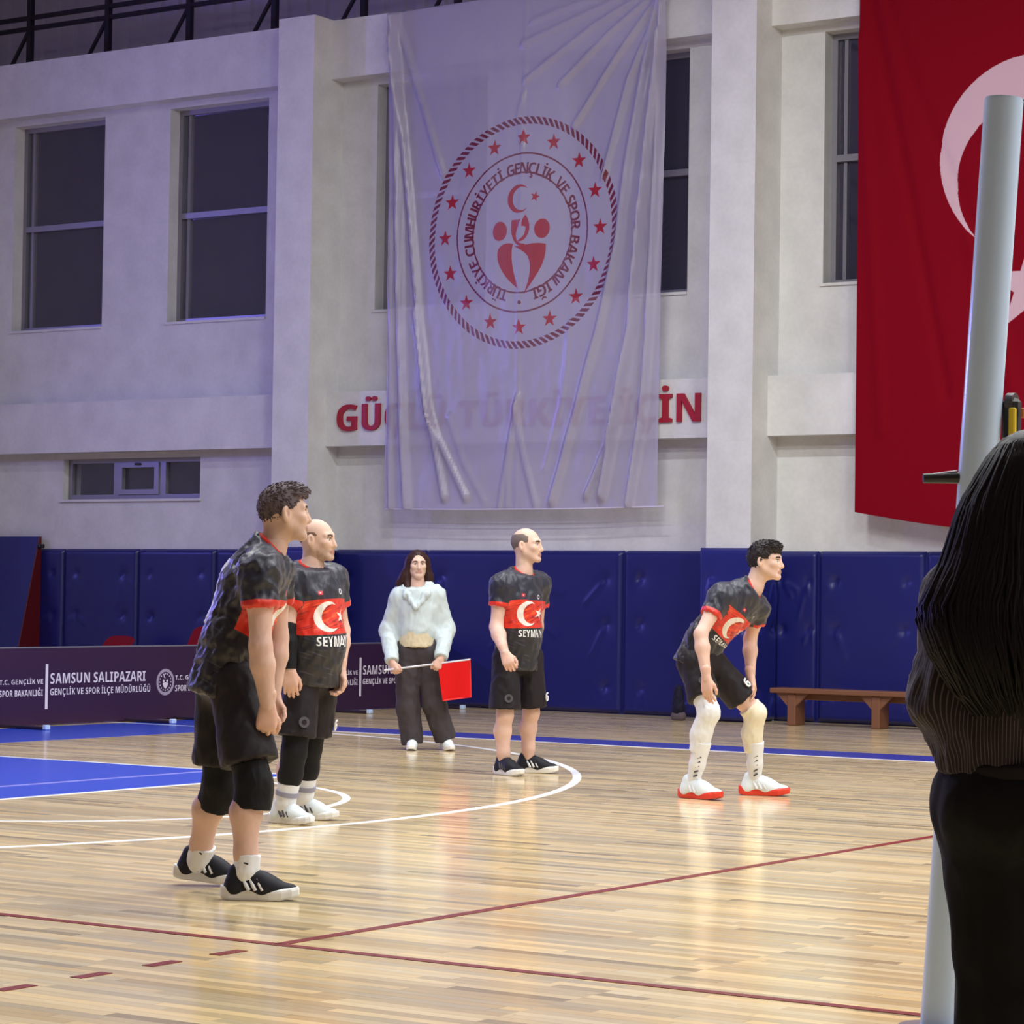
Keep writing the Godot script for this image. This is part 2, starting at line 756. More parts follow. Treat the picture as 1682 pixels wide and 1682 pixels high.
func make_materials() -> void:
	var wn := FastNoiseLite.new()
	wn.seed = 3
	wn.frequency = 0.02
	wn.fractal_octaves = 4
	var plaster := tex_of(256, 256, func(x, y):
		var t := 0.97 + 0.05 * wn.get_noise_2d(x, y) + 0.02 * wn.get_noise_2d(x * 9.0, y * 9.0)
		return Color(t, t, t))
	M.wall = mat(srgb(218, 218, 218), 0.75, 0.0, 0.3)
	M.wall.albedo_texture = plaster
	M.wall.uv1_triplanar = true
	M.wall.uv1_world_triplanar = true
	M.wall.uv1_scale = Vector3(0.35, 0.35, 0.35)
	M.dark_metal = mat(srgb(38, 32, 46), 0.5, 0.3)
	M.cladding = mat(srgb(200, 194, 212), 0.5, 0.0)
	M.stand = mat(srgb(96, 92, 104), 0.7)
	M.alu = mat(srgb(150, 148, 158), 0.4, 0.5)
	M.glass = mat(Color(0.42, 0.40, 0.52, 0.16), 0.03)
	M.glass.transparency = BaseMaterial3D.TRANSPARENCY_ALPHA
	M.pad = mat(srgb(24, 28, 100), 0.36, 0.0, 0.5)
	M.pad2 = mat(srgb(28, 34, 112), 0.36, 0.0, 0.5)
	M.red_vinyl = mat(srgb(88, 4, 10), 0.5)
	M.white_line = mat(srgb(236, 238, 240), 0.35)
	M.red_line = mat(srgb(120, 36, 34), 0.35)
	M.blue_paint = mat(srgb(44, 78, 205), 0.25)
	M.navy_paint = mat(srgb(40, 48, 150), 0.35)
	M.black_plastic = mat(srgb(22, 22, 25), 0.4)
	M.bench_wood = mat(srgb(120, 78, 52), 0.5)
	M.white_paint = mat(srgb(196, 220, 255), 0.18, 0.0, 0.55)
	M.steel = mat(srgb(180, 180, 184), 0.3, 0.9)
	# boards of the floor: strips 6 cm wide along x, each of its own tone, with fine grain
	var rng := RandomNumberGenerator.new()
	rng.seed = 11
	var w := 1536
	var h := 704
	var rows := 32
	var data := PackedByteArray()
	data.resize(w * h * 3)
	var gn := FastNoiseLite.new()
	gn.seed = 5
	gn.frequency = 0.5
	for r in rows:
		var x := rng.randi_range(0, 300)
		var ends := []
		var tones := []
		while x < w + 300:
			ends.append(x)
			tones.append([rng.randf_range(-1.0, 1.0), rng.randf_range(-1.0, 1.0), rng.randf() < 0.12])
			x += rng.randi_range(170, 420)
		for yy in 22:
			var y := r * 22 + yy
			var seg := 0
			for xx in w:
				while seg < ends.size() - 1 and xx >= ends[seg]:
					seg += 1
				var t: Array = tones[seg]
				var g := gn.get_noise_2d(xx * 0.022, y * 1.4 + seg * 31.0)
				var k: float = 1.0 + 0.10 * t[0] + 0.10 * g - (0.16 if t[2] else 0.0)
				if yy == 0 or xx == ends[seg] - 1:
					k *= 0.8
				var at := (y * w + xx) * 3
				data[at] = int(clampf(214.0 * k + 5.0 * t[1], 0, 255))
				data[at + 1] = int(clampf(191.0 * k, 0, 255))
				data[at + 2] = int(clampf(146.0 * k - 7.0 * t[1], 0, 255))
	M.floor = mat(Color.WHITE, 0.16, 0.0, 0.5)
	M.floor.albedo_texture = ImageTexture.create_from_image(Image.create_from_data(w, h, false, Image.FORMAT_RGB8, data))
	M.floor.uv1_scale = Vector3(1, 1, 1)


func punched(x0: float, x1: float, y0: float, y1: float, holes: Array, z0: float, z1: float) -> ArrayMesh:   # a wall with rectangular openings
	var xs := [x0, x1]
	var ys := [y0, y1]
	for r in holes:
		xs.append_array([r[0], r[1]])
		ys.append_array([r[2], r[3]])
	xs.sort()
	ys.sort()
	var st := st_new()
	for i in xs.size() - 1:
		if xs[i + 1] - xs[i] < 0.001:
			continue
		var start := y0
		var mx: float = (xs[i] + xs[i + 1]) / 2.0
		for j in ys.size() - 1:
			var my: float = (ys[j] + ys[j + 1]) / 2.0
			var inside := false
			for r in holes:
				if mx > r[0] and mx < r[1] and my > r[2] and my < r[3]:
					inside = true
			if inside:
				if ys[j] - start > 0.001:
					box(st, Vector3(xs[i], start, z0), Vector3(xs[i + 1], ys[j], z1))
				start = ys[j + 1]
		if y1 - start > 0.001:
			box(st, Vector3(xs[i], start, z0), Vector3(xs[i + 1], y1, z1))
	return done(st)


var openings := []
var vents := []


func hall_shell() -> void:
	for i in BAYS.size() - 1:
		var x: float = BAYS[i]
		openings.append([x + 0.50, x + 2.03, 4.50, 7.10])
		openings.append([x + 3.09, x + 4.62, 4.50, 7.10])
	vents.append([-22.72, -20.50, 2.36, 2.86])
	var holes: Array = openings.duplicate()
	holes.append_array(vents)
	struct("wall_back", punched(-27.0, 12.0, 0.0, 7.85, holes, WALL_Z - 0.32, WALL_Z), M.wall)
	var frame := st_new()
	for x in BAYS:
		if x < -27.0 or x > 12.0:
			continue
		box(frame, Vector3(x - COL_W, 0, WALL_Z - 0.02), Vector3(x, 7.86 if x > -24.0 else 7.86, COL_Z))
	struct("trim_1", done(frame), M.wall)
	for row in [[2.93, 3.55, "trim_2"], [7.17, 7.85, "trim_3"]]:
		var st := st_new()
		for i in BAYS.size() - 1:
			var a: float = maxf(BAYS[i], -26.99)
			var b: float = minf(BAYS[i + 1] - COL_W, 11.99)
			if b > a:
				box(st, Vector3(a, row[0], WALL_Z - 0.02), Vector3(b, row[1], BAND_Z))
		struct(row[2], done(st), M.wall)
	# the other three walls close the hall
	struct("wall_left", punched(-27.3, -27.0, 0.0, 12.5, [], -26.2, 8.3), M.wall)
	struct("wall_right", punched(12.0, 12.3, 0.0, 12.5, [], -26.2, 8.3), M.wall)
	struct("wall_front", punched(-27.0, 12.0, 0.0, 8.6, [], 8.0, 8.3), M.stand)
	var fl := PackedVector3Array([Vector3(-27.3, 0, -26.2), Vector3(12.3, 0, -26.2), Vector3(12.3, 0, 8.3), Vector3(-27.3, 0, 8.3)])
	var uv := PackedVector2Array()
	for p in fl:
		uv.append(Vector2(p.x / 4.4, p.z / 1.92))
	var up := PackedVector3Array([Vector3.UP, Vector3.UP, Vector3.UP, Vector3.UP])
	struct("floor", arrays(fl, up, PackedInt32Array([0, 1, 2, 0, 2, 3]), uv), M.floor)
	struct("floor_slab", box_mesh(Vector3(-27.3, -0.3, -26.2), Vector3(12.3, -0.01, 8.3)), M.cladding)


func windows() -> void:
	var n := 1
	for r in openings:
		if r[1] < -26.9 or r[0] > 11.9:
			continue
		var o := Node3D.new()
		o.name = "window_%d" % n
		n += 1
		o.set_meta("kind", "structure")
		add_child(o)
		var z := WALL_Z - 0.20
		var f := st_new()
		box(f, Vector3(r[0], r[2], z - 0.05), Vector3(r[0] + 0.06, r[3], z + 0.03))
		box(f, Vector3(r[1] - 0.06, r[2], z - 0.05), Vector3(r[1], r[3], z + 0.03))
		box(f, Vector3(r[0] + 0.06, r[3] - 0.06, z - 0.05), Vector3(r[1] - 0.06, r[3], z + 0.03))
		box(f, Vector3(r[0] + 0.06, r[2], z - 0.05), Vector3(r[1] - 0.06, r[2] + 0.05, z + 0.03))
		put("window_frame", done(f), M.alu, o)
		put("transom", box_mesh(Vector3(r[0] + 0.06, 5.77, z - 0.05), Vector3(r[1] - 0.06, 5.84, z + 0.045)), M.alu, o)
		put("mullion", box_mesh(Vector3(r[0] + 0.13, r[2] + 0.05, z - 0.05), Vector3(r[0] + 0.17, r[3] - 0.06, z + 0.01)), M.alu, o)
		for q in [[r[2] + 0.05, 5.77], [5.84, r[3] - 0.06]]:
			put("pane", box_mesh(Vector3(r[0] + 0.06, q[0], z - 0.022), Vector3(r[1] - 0.06, q[1], z - 0.016)), M.glass, o)
		put("sill", box_mesh(Vector3(r[0] - 0.03, r[2] - 0.03, z + 0.03), Vector3(r[1] + 0.0, r[2], WALL_Z + 0.02)), M.wall, o)
	for r in vents:
		var o := Node3D.new()
		o.name = "window_%d" % n
		n += 1
		o.set_meta("kind", "structure")
		add_child(o)
		var z := WALL_Z - 0.12
		var f := st_new()
		for q in [[r[0] + 0.0, r[0] + 0.07], [r[0] + 0.76, r[0] + 0.84], [r[0] + 1.50, r[0] + 1.60], [r[1] - 0.03, r[1]]]:
			box(f, Vector3(q[0], r[2], z - 0.05), Vector3(q[1], r[3], z + 0.03))
		for q in [[r[2], r[2] + 0.06], [r[3] - 0.05, r[3]]]:
			box(f, Vector3(r[0] + 0.07, q[0], z - 0.05), Vector3(r[1] - 0.03, q[1], z + 0.028))
		put("window_frame", done(f), M.alu, o)
		var s := st_new()
		var a: float = r[0] + 0.84
		var b: float = r[0] + 1.50
		for q in [[a, a + 0.07, r[2] + 0.06, r[3] - 0.05], [b - 0.07, b, r[2] + 0.06, r[3] - 0.05], [a + 0.07, b - 0.07, r[2] + 0.06, r[2] + 0.12], [a + 0.07, b - 0.07, r[3] - 0.11, r[3] - 0.05]]:
			box(s, Vector3(q[0], q[2], z - 0.02), Vector3(q[1], q[3], z + 0.05))
		var sash := put("sash", done(s), M.alu, o)
		put("handle", bevel_box(Vector3(0.09, 0.025, 0.03), 0.005), M.black_plastic, sash, Vector3((a + b) / 2.0, r[3] - 0.07, z + 0.06))
		for q in [[r[0] + 0.07, r[0] + 0.76], [a + 0.07, b - 0.07], [r[0] + 1.60, r[1] - 0.03]]:
			put("pane", box_mesh(Vector3(q[0], r[2] + 0.06, z - 0.02), Vector3(q[1], r[3] - 0.05, z - 0.014)), M.glass, o)
		put("sill", box_mesh(Vector3(r[0] - 0.03, r[2] - 0.03, z + 0.03), Vector3(r[1] + 0.02, r[2], WALL_Z + 0.03)), M.wall, o)


func pad_mesh(w: float, h: float, seed_n: int) -> ArrayMesh:   # a stuffed vinyl panel: rounded edges, buttoned dimples with creases round them
	var rng := RandomNumberGenerator.new()
	rng.seed = seed_n
	var dimples := []
	for y in [0.28, 0.95, 1.45]:
		for x in [0.17, 0.83]:
			dimples.append([Vector2(x * w + rng.randf_range(-0.02, 0.02), y + rng.randf_range(-0.015, 0.015)), rng.randf_range(0.6, 1.2)])
	var creases := []
	for i in 7:
		var d: Array = dimples[rng.randi_range(0, 5)]
		var a := rng.randf_range(-2.6, -0.4)
		var l := rng.randf_range(0.12, 0.42)
		creases.append([d[0], d[0] + Vector2(cos(a), sin(a)) * l, rng.randf_range(0.006, 0.014)])
	return sheet(44, 60, func(u: float, v: float):
		var p := Vector2(u * w, (1.0 - v) * h)
		var e := minf(minf(p.x, w - p.x), minf(p.y, h - p.y))
		var z := 0.06 * (1.0 - pow(1.0 - clampf(e / 0.05, 0.0, 1.0), 3.0))
		for d in dimples:
			var r: float = p.distance_to(d[0])
			z -= 0.03 * d[1] * exp(-r * r / 0.0014) + 0.012 * d[1] * exp(-r * r / 0.012)
		for c in creases:
			var r := p.distance_to(Geometry2D.get_closest_point_to_segment(p, c[0], c[1]))
			z += c[2] * exp(-r * r / 0.0006)
		return Vector3(p.x, p.y, z))


func padding() -> void:
	var o := Node3D.new()
	o.name = "baseboard_back"
	o.set_meta("kind", "structure")
	add_child(o)
	var seams := {-24.16: [0.30, 1.52, 2.74, 3.96, 5.2], -18.44: [1.3, 2.6, 3.9, 5.2], -12.72: [0.5, 1.70, 2.92, 4.14, 5.2], -7.0: [1.3, 2.6, 3.9, 5.2], -1.28: [1.3, 2.6, 3.9, 5.2], 4.44: [1.3, 2.6, 3.9, 5.2], -29.88: [5.2]}
	var made := {}
	var k := 0
	for x in seams:
		var a := 0.0
		if x == -29.88:
			a = 2.9
		for b in seams[x]:
			var w: float = snappedf(b - a, 0.01)
			var key := "%.2f %d" % [w, k % 3]
			if not made.has(key):
				made[key] = pad_mesh(w - 0.008, 1.75, 20 + k)
			put("pad_backing", box_mesh(Vector3(x + a, 0.0, WALL_Z - 0.01), Vector3(x + b, 1.74, WALL_Z + 0.02)), M.pad, o)
			put("pad_panel", made[key], M.pad, o, Vector3(x + a + 0.004, 0.0, WALL_Z))
			k += 1
			a = b
	for x in BAYS:
		if x < -26.0 or x > 11.0:
			continue
		var key := "col %d" % (k % 3)
		if not made.has(key):
			made[key] = pad_mesh(COL_W + 0.12, 1.77, 60 + k)
		put("column_pad", made[key], M.pad2, o, Vector3(x - COL_W - 0.06, 0, COL_Z))
		var side := pad_mesh(0.5, 1.77, 80 + k)
		put("column_side_pad", side, M.pad2, o, Vector3(x, 0, COL_Z + 0.0)).rotation.y = PI / 2
		put("column_side_pad", side, M.pad2, o, Vector3(x - COL_W, 0, COL_Z - 0.5)).rotation.y = -PI / 2
		k += 1


func strip(a: Vector2, b: Vector2, w: float) -> PackedVector2Array:
	var n := (b - a).normalized().orthogonal() * w / 2.0
	return PackedVector2Array([a + n, b + n, b - n, a - n])


func court() -> void:   # painted markings, a millimetre or two of lacquer on the boards
	var o := Node3D.new()
	o.name = "trim_4"
	o.set_meta("kind", "structure")
	add_child(o)
	var y := 0.0015
	# volleyball court in thin red: near and far side lines, base line, attack line with its dashes
	var zs := -7.43
	var zf := -16.43
	var xa := -5.91
	var xb := -11.91
	for q in [[Vector2(xb, zs), Vector2(6.09, zs)], [Vector2(xa, zs), Vector2(xa, zf)], [Vector2(-2.91, zs), Vector2(-2.91, zf)]]:
		put("court_line", prism(strip(q[0], q[1], 0.05), 0.0, y + 0.0006), M.red_line, o)
	for i in 6:
		var z0 := zs + 0.20 + i * 0.35
		put("court_line", prism(strip(Vector2(xa, z0), Vector2(xa, z0 + 0.15), 0.05), 0.0, y + 0.0006), M.red_line, o)
	# basketball markings in white and blue
	var axis := -11.84
	var ft := -11.2
	var end := -17.0
	put("key_paint", prism(PackedVector2Array([Vector2(end, axis - 2.45), Vector2(ft, axis - 2.45), Vector2(ft, axis + 2.45), Vector2(end, axis + 2.45)]), 0.0, y - 0.0008), M.blue_paint, o)
	for s in [-1.0, 1.0]:
		put("court_line", prism(strip(Vector2(end, axis + s * 2.45), Vector2(ft, axis + s * 2.45), 0.05), 0.0, y), M.white_line, o)
	put("court_line", prism(strip(Vector2(ft, axis - 2.475), Vector2(ft, axis + 2.475), 0.05), 0.0, y), M.white_line, o)
	put("court_line", prism(arc(Vector2(ft, axis), 1.80, -90, 90, 0.05), 0.0, y), M.white_line, o)
	put("court_line", prism(arc(Vector2(-15.65, axis), 6.98, -79, 79, 0.06), 0.0, y), M.white_line, o)
	for s in [-1.0, 1.0]:
		var q := Vector2(-15.65, axis) + Vector2(cos(deg_to_rad(79)), s * sin(deg_to_rad(79))) * 6.98
		put("court_line", prism(strip(q, Vector2(end, q.y), 0.06), 0.0, y), M.white_line, o)
	# the volleyball base line shows pale where it crosses the blue key
	put("court_line", prism(strip(Vector2(xb, axis - 2.42), Vector2(xb, axis + 2.42), 0.07), 0.0, y + 0.0004), mat(srgb(140, 140, 214), 0.3), o)
	# blue border round the basketball court
	put("border_paint", prism(PackedVector2Array([Vector2(-15.24, -19.7), Vector2(8.0, -19.7), Vector2(8.0, -19.03), Vector2(-15.24, -19.03)]), 0.0, y - 0.0004), M.navy_paint, o)
	put("border_paint", prism(PackedVector2Array([Vector2(-16.75, -19.7), Vector2(-15.24, -19.7), Vector2(-15.24, -4.0), Vector2(-16.75, -4.0)]), 0.0, y - 0.0004), M.blue_paint, o)
	put("court_line", prism(strip(Vector2(-15.24, -19.0), Vector2(8.0, -19.0), 0.05), 0.0, y), M.white_line, o)


func arc(c: Vector2, r: float, d0: float, d1: float, w: float) -> PackedVector2Array:
	var p := PackedVector2Array()
	for i in 65:
		var a := deg_to_rad(lerpf(d0, d1, i / 64.0))
		p.append(c + Vector2(cos(a), sin(a)) * (r + w / 2))
	for i in 65:
		var a := deg_to_rad(lerpf(d1, d0, i / 64.0))
		p.append(c + Vector2(cos(a), sin(a)) * (r - w / 2))
	return p


func roof() -> void:
	# corrugated cladding above the wall, trusses, and a pitched sheet roof
	var clad := struct("wall_upper", corrugated(-27.0, 12.0, 7.85, 9.4, -25.6), M.cladding)
	var ledge := struct("trim_5", box_mesh(Vector3(-27.0, 7.7, -25.7), Vector3(12.0, 7.85, WALL_Z - 0.32)), M.wall)
	clad.set_meta("kind", "structure")
	ledge.set_meta("kind", "structure")
	var st := st_new()
	for s in [[-25.7, 9.3, -8.5, 11.6], [-8.5, 11.6, 8.4, 8.6]]:
		var n := 60
		for i in n:
			var x0 := -27.3 + 39.6 * i / n
			var x1 := -27.3 + 39.6 * (i + 0.5) / n
			var x2 := -27.3 + 39.6 * (i + 1) / n
			quad(st, Vector3(x0, s[1], s[0]), Vector3(x1, s[1] + 0.06, s[0]), Vector3(x1, s[3] + 0.06, s[2]), Vector3(x0, s[3], s[2]))
			quad(st, Vector3(x1, s[1] + 0.06, s[0]), Vector3(x2, s[1], s[0]), Vector3(x2, s[3], s[2]), Vector3(x1, s[3] + 0.06, s[2]))
	struct("ceiling", done(st), M.cladding)
	# lattice on top of the long wall
	var o := base("roof_lattice", Vector3(-27.0, 7.85, -24.6), "dark steel lattice with posts and diagonals standing on the wall top", "truss")
	for y in [0.60, 0.74]:
		put("chord", box_mesh(Vector3(0, y, -0.03), Vector3(39, y + 0.05, 0.03)), M.dark_metal, o)
	for i in 28:
		var x := 0.42 + i * 1.345
		put("post", box_mesh(Vector3(x - 0.035, 0, -0.035), Vector3(x + 0.035, 1.5, 0.035)), M.dark_metal, o)
		put("diagonal", tube([Vector3(x - 0.44, 0.0, 0), Vector3(x - 0.04, 0.58, 0)], [0.028, 0.028], 6), M.dark_metal, o)
	# main trusses across the hall at every column
	for x in BAYS:
		if x < -26.0 or x > 11.0:
			continue
		var t := base("roof_truss", Vector3(x - COL_W / 2, 0, 0), "dark steel roof truss spanning the hall", "truss", "roof trusses")
		for s in [[-24.4, 9.2, -8.5, 11.4], [-24.4, 8.5, -8.5, 10.4], [-8.5, 11.4, 7.9, 8.9], [-8.5, 10.4, 7.9, 8.3]]:
			put("chord", tube([Vector3(0, s[1], s[0]), Vector3(0, s[3], s[2])], [0.05, 0.05], 6), M.dark_metal, t)
		for i in 12:
			var f := i / 12.0
			var z0 := lerpf(-24.4, -8.5, f)
			var z1 := lerpf(-24.4, -8.5, f + 1.0 / 12.0)
			put("web", tube([Vector3(0, lerpf(8.5, 10.4, f), z0), Vector3(0, lerpf(9.2, 11.4, f + 1.0 / 12.0), z1)], [0.028, 0.028], 5), M.dark_metal, t)


func corrugated(x0: float, x1: float, y0: float, y1: float, z: float) -> ArrayMesh:
	var st := st_new()
	var n := int((x1 - x0) / 0.3)
	for i in n:
		var a := x0 + (x1 - x0) * i / n
		var w := (x1 - x0) / n
		var p := [Vector3(a, 0, z), Vector3(a + w * 0.4, 0, z), Vector3(a + w * 0.5, 0, z + 0.04), Vector3(a + w * 0.9, 0, z + 0.04), Vector3(a + w, 0, z)]
		for k in 4:
			quad(st, p[k] + Vector3(0, y0, 0), p[k] + Vector3(0, y1, 0), p[k + 1] + Vector3(0, y1, 0), p[k + 1] + Vector3(0, y0, 0))
	return done(st)


# ---------------------------------------------------------------- things in the hall
func wall_sign() -> void:   # red painted relief letters on the band between two columns
	var o := base("wall_lettering", Vector3(-15.875, 3.24, BAND_Z), "dark red capital letters GÜÇLÜ TÜRKİYE İÇİN on the white wall band", "lettering")
	var m := mat(srgb(158, 20, 38), 0.5)
	var s := "GÜÇLÜ TÜRKİYE İÇİN"
	# lay the letters out on one base line, scaled so that the whole line is 4.81 m wide
	var t := TextMesh.new()
	t.font = bold
	t.font_size = 64
	t.pixel_size = 0.01
	t.depth = 0.04
	var widths := []
	var total := 0.0
	for i in s.length():
		var w: float = bold.get_string_size(s[i], HORIZONTAL_ALIGNMENT_LEFT, -1, 64).x * 0.01
		if s[i] == " ":
			w = 0.2
		widths.append(w)
		total += w
	var k := 4.83 / total
	var ky := 0.295 / 0.457
	var at := -4.83 / 2.0
	for i in s.length():
		var w: float = widths[i] * k
		if s[i] != " ":
			var c: TextMesh = t.duplicate()
			c.text = s[i]
			var l := put("letter", c, m, o, Vector3(at + w / 2.0, 0.0, 0.01))
			l.scale = Vector3(k, ky, 1.0)
			# stand every letter on the base line: cedillas and dots keep their place
			c.vertical_alignment = VERTICAL_ALIGNMENT_CENTER
		at += w


func fold_lines(p: Vector2, folds: Array) -> float:
	var z := 0.0
	for f in folds:
		var best := 1e9
		var pts: Array = f[0]
		for i in pts.size() - 1:
			best = minf(best, p.distance_squared_to(Geometry2D.get_closest_point_to_segment(p, pts[i], pts[i + 1])))
		z += f[1] * exp(-best / (f[2] * f[2]))
	return z


func smooth_line(pts: Array) -> Array:
	var c := Curve2D.new()
	for i in pts.size():
		var d: Vector2 = (pts[mini(i + 1, pts.size() - 1)] - pts[maxi(i - 1, 0)]) / 6.0
		c.add_point(pts[i], -d, d)
	var out := []
	for i in 7:
		out.append(c.sample_baked(c.get_baked_length() * i / 6.0))
	return out


func banner() -> void:
	var w := 3.65
	var h := 5.62
	var k := 280.0   # pixels per metre
	var im := Image.create(int(w * k), int(h * k), false, Image.FORMAT_RGB8)
	im.fill(srgb(180, 174, 201))
	var red := srgb(176, 24, 44)
	var dark := srgb(120, 28, 56)
	var c0 := Vector2(w / 2.0 * k + 3.0, (7.82 - 5.2) * k)
	# rope border of slanted strokes
	for i in 100:
		var a := TAU * i / 100.0
		var b := a + TAU / 100.0 * 0.95
		var q := PackedVector2Array()
		for s in [[a, 1.265], [a + TAU / 170.0, 1.265], [b + TAU / 170.0, 1.185], [b, 1.185]]:
			q.append(c0 + Vector2(sin(s[0]), -cos(s[0])) * s[1] * k)
		fill_poly(im, q, dark)
	for i in 16:
		var a := TAU * i / 16.0
		fill_poly(im, star_pts(c0 + Vector2(sin(a), -cos(a)) * 1.035 * k, 0.095 * k), red)
	ring(im, c0, 0.865 * k, 0.018 * k, dark)
	ring(im, c0, 0.655 * k, 0.016 * k, dark)
	ring_text(im, "TÜRKİYE CUMHURİYETİ GENÇLİK VE SPOR BAKANLIĞI", bold, c0, 0.70 * k, 0.125 * k, -166, 166, dark)
	fill_poly(im, disc_pts(c0 + Vector2(0, 0.762 * k), Vector2.ONE * 0.02 * k), dark)
	# the emblem: crescent and star over two figures
	var g := func(x: float, y: float) -> Vector2: return c0 + Vector2(x, y) * k   # y down
	fill_poly(im, crescent_pts(g.call(-0.035, -0.37), 0.155 * k, g.call(0.005, -0.37), 0.128 * k), red)
	fill_poly(im, star_pts(g.call(0.175, -0.38), 0.06 * k, 0.3), red)
	fill_poly(im, disc_pts(g.call(-0.29, -0.03), Vector2(0.098, 0.105) * k), red)
	fill_poly(im, disc_pts(g.call(0.27, -0.03), Vector2(0.098, 0.105) * k), red)
	var figure := func(pts: Array) -> void:
		var c := []
		for p in pts:
			c.append(g.call(p[0], p[1]))
		fill_poly(im, curve_pts(c, 12), red)
	figure.call([[-0.13, -0.14], [-0.08, -0.14], [-0.03, -0.14], [0.0, -0.14], [-0.06, -0.05], [-0.09, 0.02], [-0.05, 0.09], [-0.02, 0.12], [0.02, 0.12], [0.06, 0.13], [0.02, 0.15], [-0.03, 0.15], [-0.06, 0.12], [-0.13, 0.06], [-0.15, -0.05], [-0.13, -0.14]])
	figure.call([[0.06, -0.19], [0.13, -0.1], [0.14, 0.02], [0.02, 0.09], [-0.01, 0.1], [-0.03, 0.1], [-0.05, 0.09], [0.02, 0.06], [0.06, 0.02], [0.06, -0.06], [0.05, -0.06], [0.02, -0.08], [0.01, -0.06], [0.0, -0.12], [0.02, -0.16], [0.06, -0.19]])
	figure.call([[-0.31, 0.2], [-0.3, 0.12], [-0.2, 0.09], [-0.1, 0.12], [-0.14, 0.2], [-0.12, 0.4], [-0.02, 0.62], [-0.16, 0.52], [-0.33, 0.36], [-0.31, 0.2]])
	figure.call([[-0.09, 0.14], [0.0, 0.16], [0.16, 0.1], [0.32, 0.14], [0.34, 0.34], [0.2, 0.5], [0.05, 0.68], [0.1, 0.58], [0.17, 0.4], [0.1, 0.27], [0.05, 0.2], [-0.03, 0.18], [-0.09, 0.14]])
	var m := cloth_mat(Color(1, 1, 1, 0.71), 0.3, 0.15)
	m.metallic_specular = 0.55
	m.transparency = BaseMaterial3D.TRANSPARENCY_ALPHA
	m.albedo_texture = ImageTexture.create_from_image(im)
	m.texture_repeat = false
	var folds := []
	for f in [
			[[[0.02, 0.03], [0.3, 2.2], [0.55, 4.2], [0.85, 5.5]], 0.035, 0.035], [[[0.06, 0.05], [0.14, 2.0], [0.22, 4.0], [0.34, 5.6]], 0.045, 0.04],
			[[[0.02, 0.3], [0.05, 2.5], [0.1, 5.6]], 0.03, 0.03], [[[0.05, 0.02], [0.35, 0.8], [0.75, 1.9]], 0.018, 0.03], [[[0.4, 3.4], [0.62, 4.6], [1.15, 5.5]], 0.028, 0.03],
			[[[3.6, 0.03], [3.3, 1.2], [3.05, 3.2], [2.3, 5.55]], 0.03, 0.04], [[[3.62, 0.05], [3.45, 2.0], [3.3, 4.0], [2.95, 5.5]], 0.05, 0.045],
			[[[3.63, 0.3], [3.55, 2.5], [3.5, 4.4], [3.3, 5.6]], 0.045, 0.035], [[[3.6, 0.6], [3.4, 2.8], [3.1, 4.9], [2.75, 5.5]], 0.03, 0.03],
			[[[3.62, 0.02], [2.8, 0.25], [1.8, 0.55]], 0.02, 0.03], [[[3.62, 0.04], [2.7, 0.45], [1.85, 0.95]], 0.022, 0.03], [[[3.63, 0.06], [2.9, 0.55], [2.3, 1.05]], 0.022, 0.028],
			[[[3.63, 0.08], [3.1, 0.7], [2.5, 1.5]], 0.024, 0.03], [[[3.64, 0.1], [3.2, 1.0], [2.9, 2.1]], 0.024, 0.03], [[[3.55, 0.02], [2.4, 0.2], [1.9, 0.32]], 0.015, 0.025],
			[[[1.82, 0.0], [1.83, 2.8], [1.83, 5.62]], 0.012, 0.012], [[[1.8, 4.5], [1.9, 5.0], [2.1, 5.6]], 0.03, 0.03], [[[1.83, 4.4], [1.74, 4.9], [1.6, 5.6]], 0.03, 0.03],
			[[[1.78, 4.85], [1.72, 5.2], [1.7, 5.6]], 0.022, 0.022], [[[1.82, 1.1], [1.75, 1.35], [1.83, 1.7]], 0.018, 0.025], [[[2.5, 3.6], [2.45, 4.3], [2.2, 5.2]], 0.015, 0.03], [[[0.9, 4.6], [1.1, 5.1], [1.4, 5.55]], 0.018, 0.03]]:
		var pts := []
		for p in f[0]:
			pts.append(Vector2(p[0], p[1]))
		folds.append([smooth_line(pts), f[1] * (1.7 if absf(f[0][0][0] - 1.82) > 1.2 else 0.9), f[2]])
	var n2 := FastNoiseLite.new()
	n2.seed = 4
	n2.frequency = 1.2
	var mesh := sheet(130, 170, func(u: float, v: float):
		var p := Vector2(u * w, v * h)
		var z := 1.3 * fold_lines(p, folds) + 0.03 * n2.get_noise_2d(p.x, p.y * 0.4) * smoothstep(0.0, 0.2, v)
		z += 0.05 * sin(v * PI) * 0.4
		var pinch := 0.02 * sin(v * PI) * (0.5 - u) * 2.0 - 0.09 * u * v
		return Vector3(p.x - w / 2.0 + pinch, -p.y + 0.025 * sin(u * PI) * (1.0 - v), z))
	var o := base("banner", Vector3(-15.72, 7.82, -23.84), "translucent white ministry banner with round red emblem hanging before the windows", "banner")
	put("cloth", mesh, m, o)
	put("hanging_rod", tube([Vector3(-1.85, 0.015, -0.02), Vector3(1.85, 0.015, -0.02)], [0.012, 0.012], 6), M.alu, o)
	put("bottom_hem", tube([Vector3(-1.81, -5.62, 0.0), Vector3(-0.6, -5.63, 0.02), Vector3(0.7, -5.63, 0.02), Vector3(1.82, -5.61, 0.0)], [0.008, 0.008, 0.008, 0.008], 6), cloth_mat(srgb(215, 208, 226), 0.6), o)


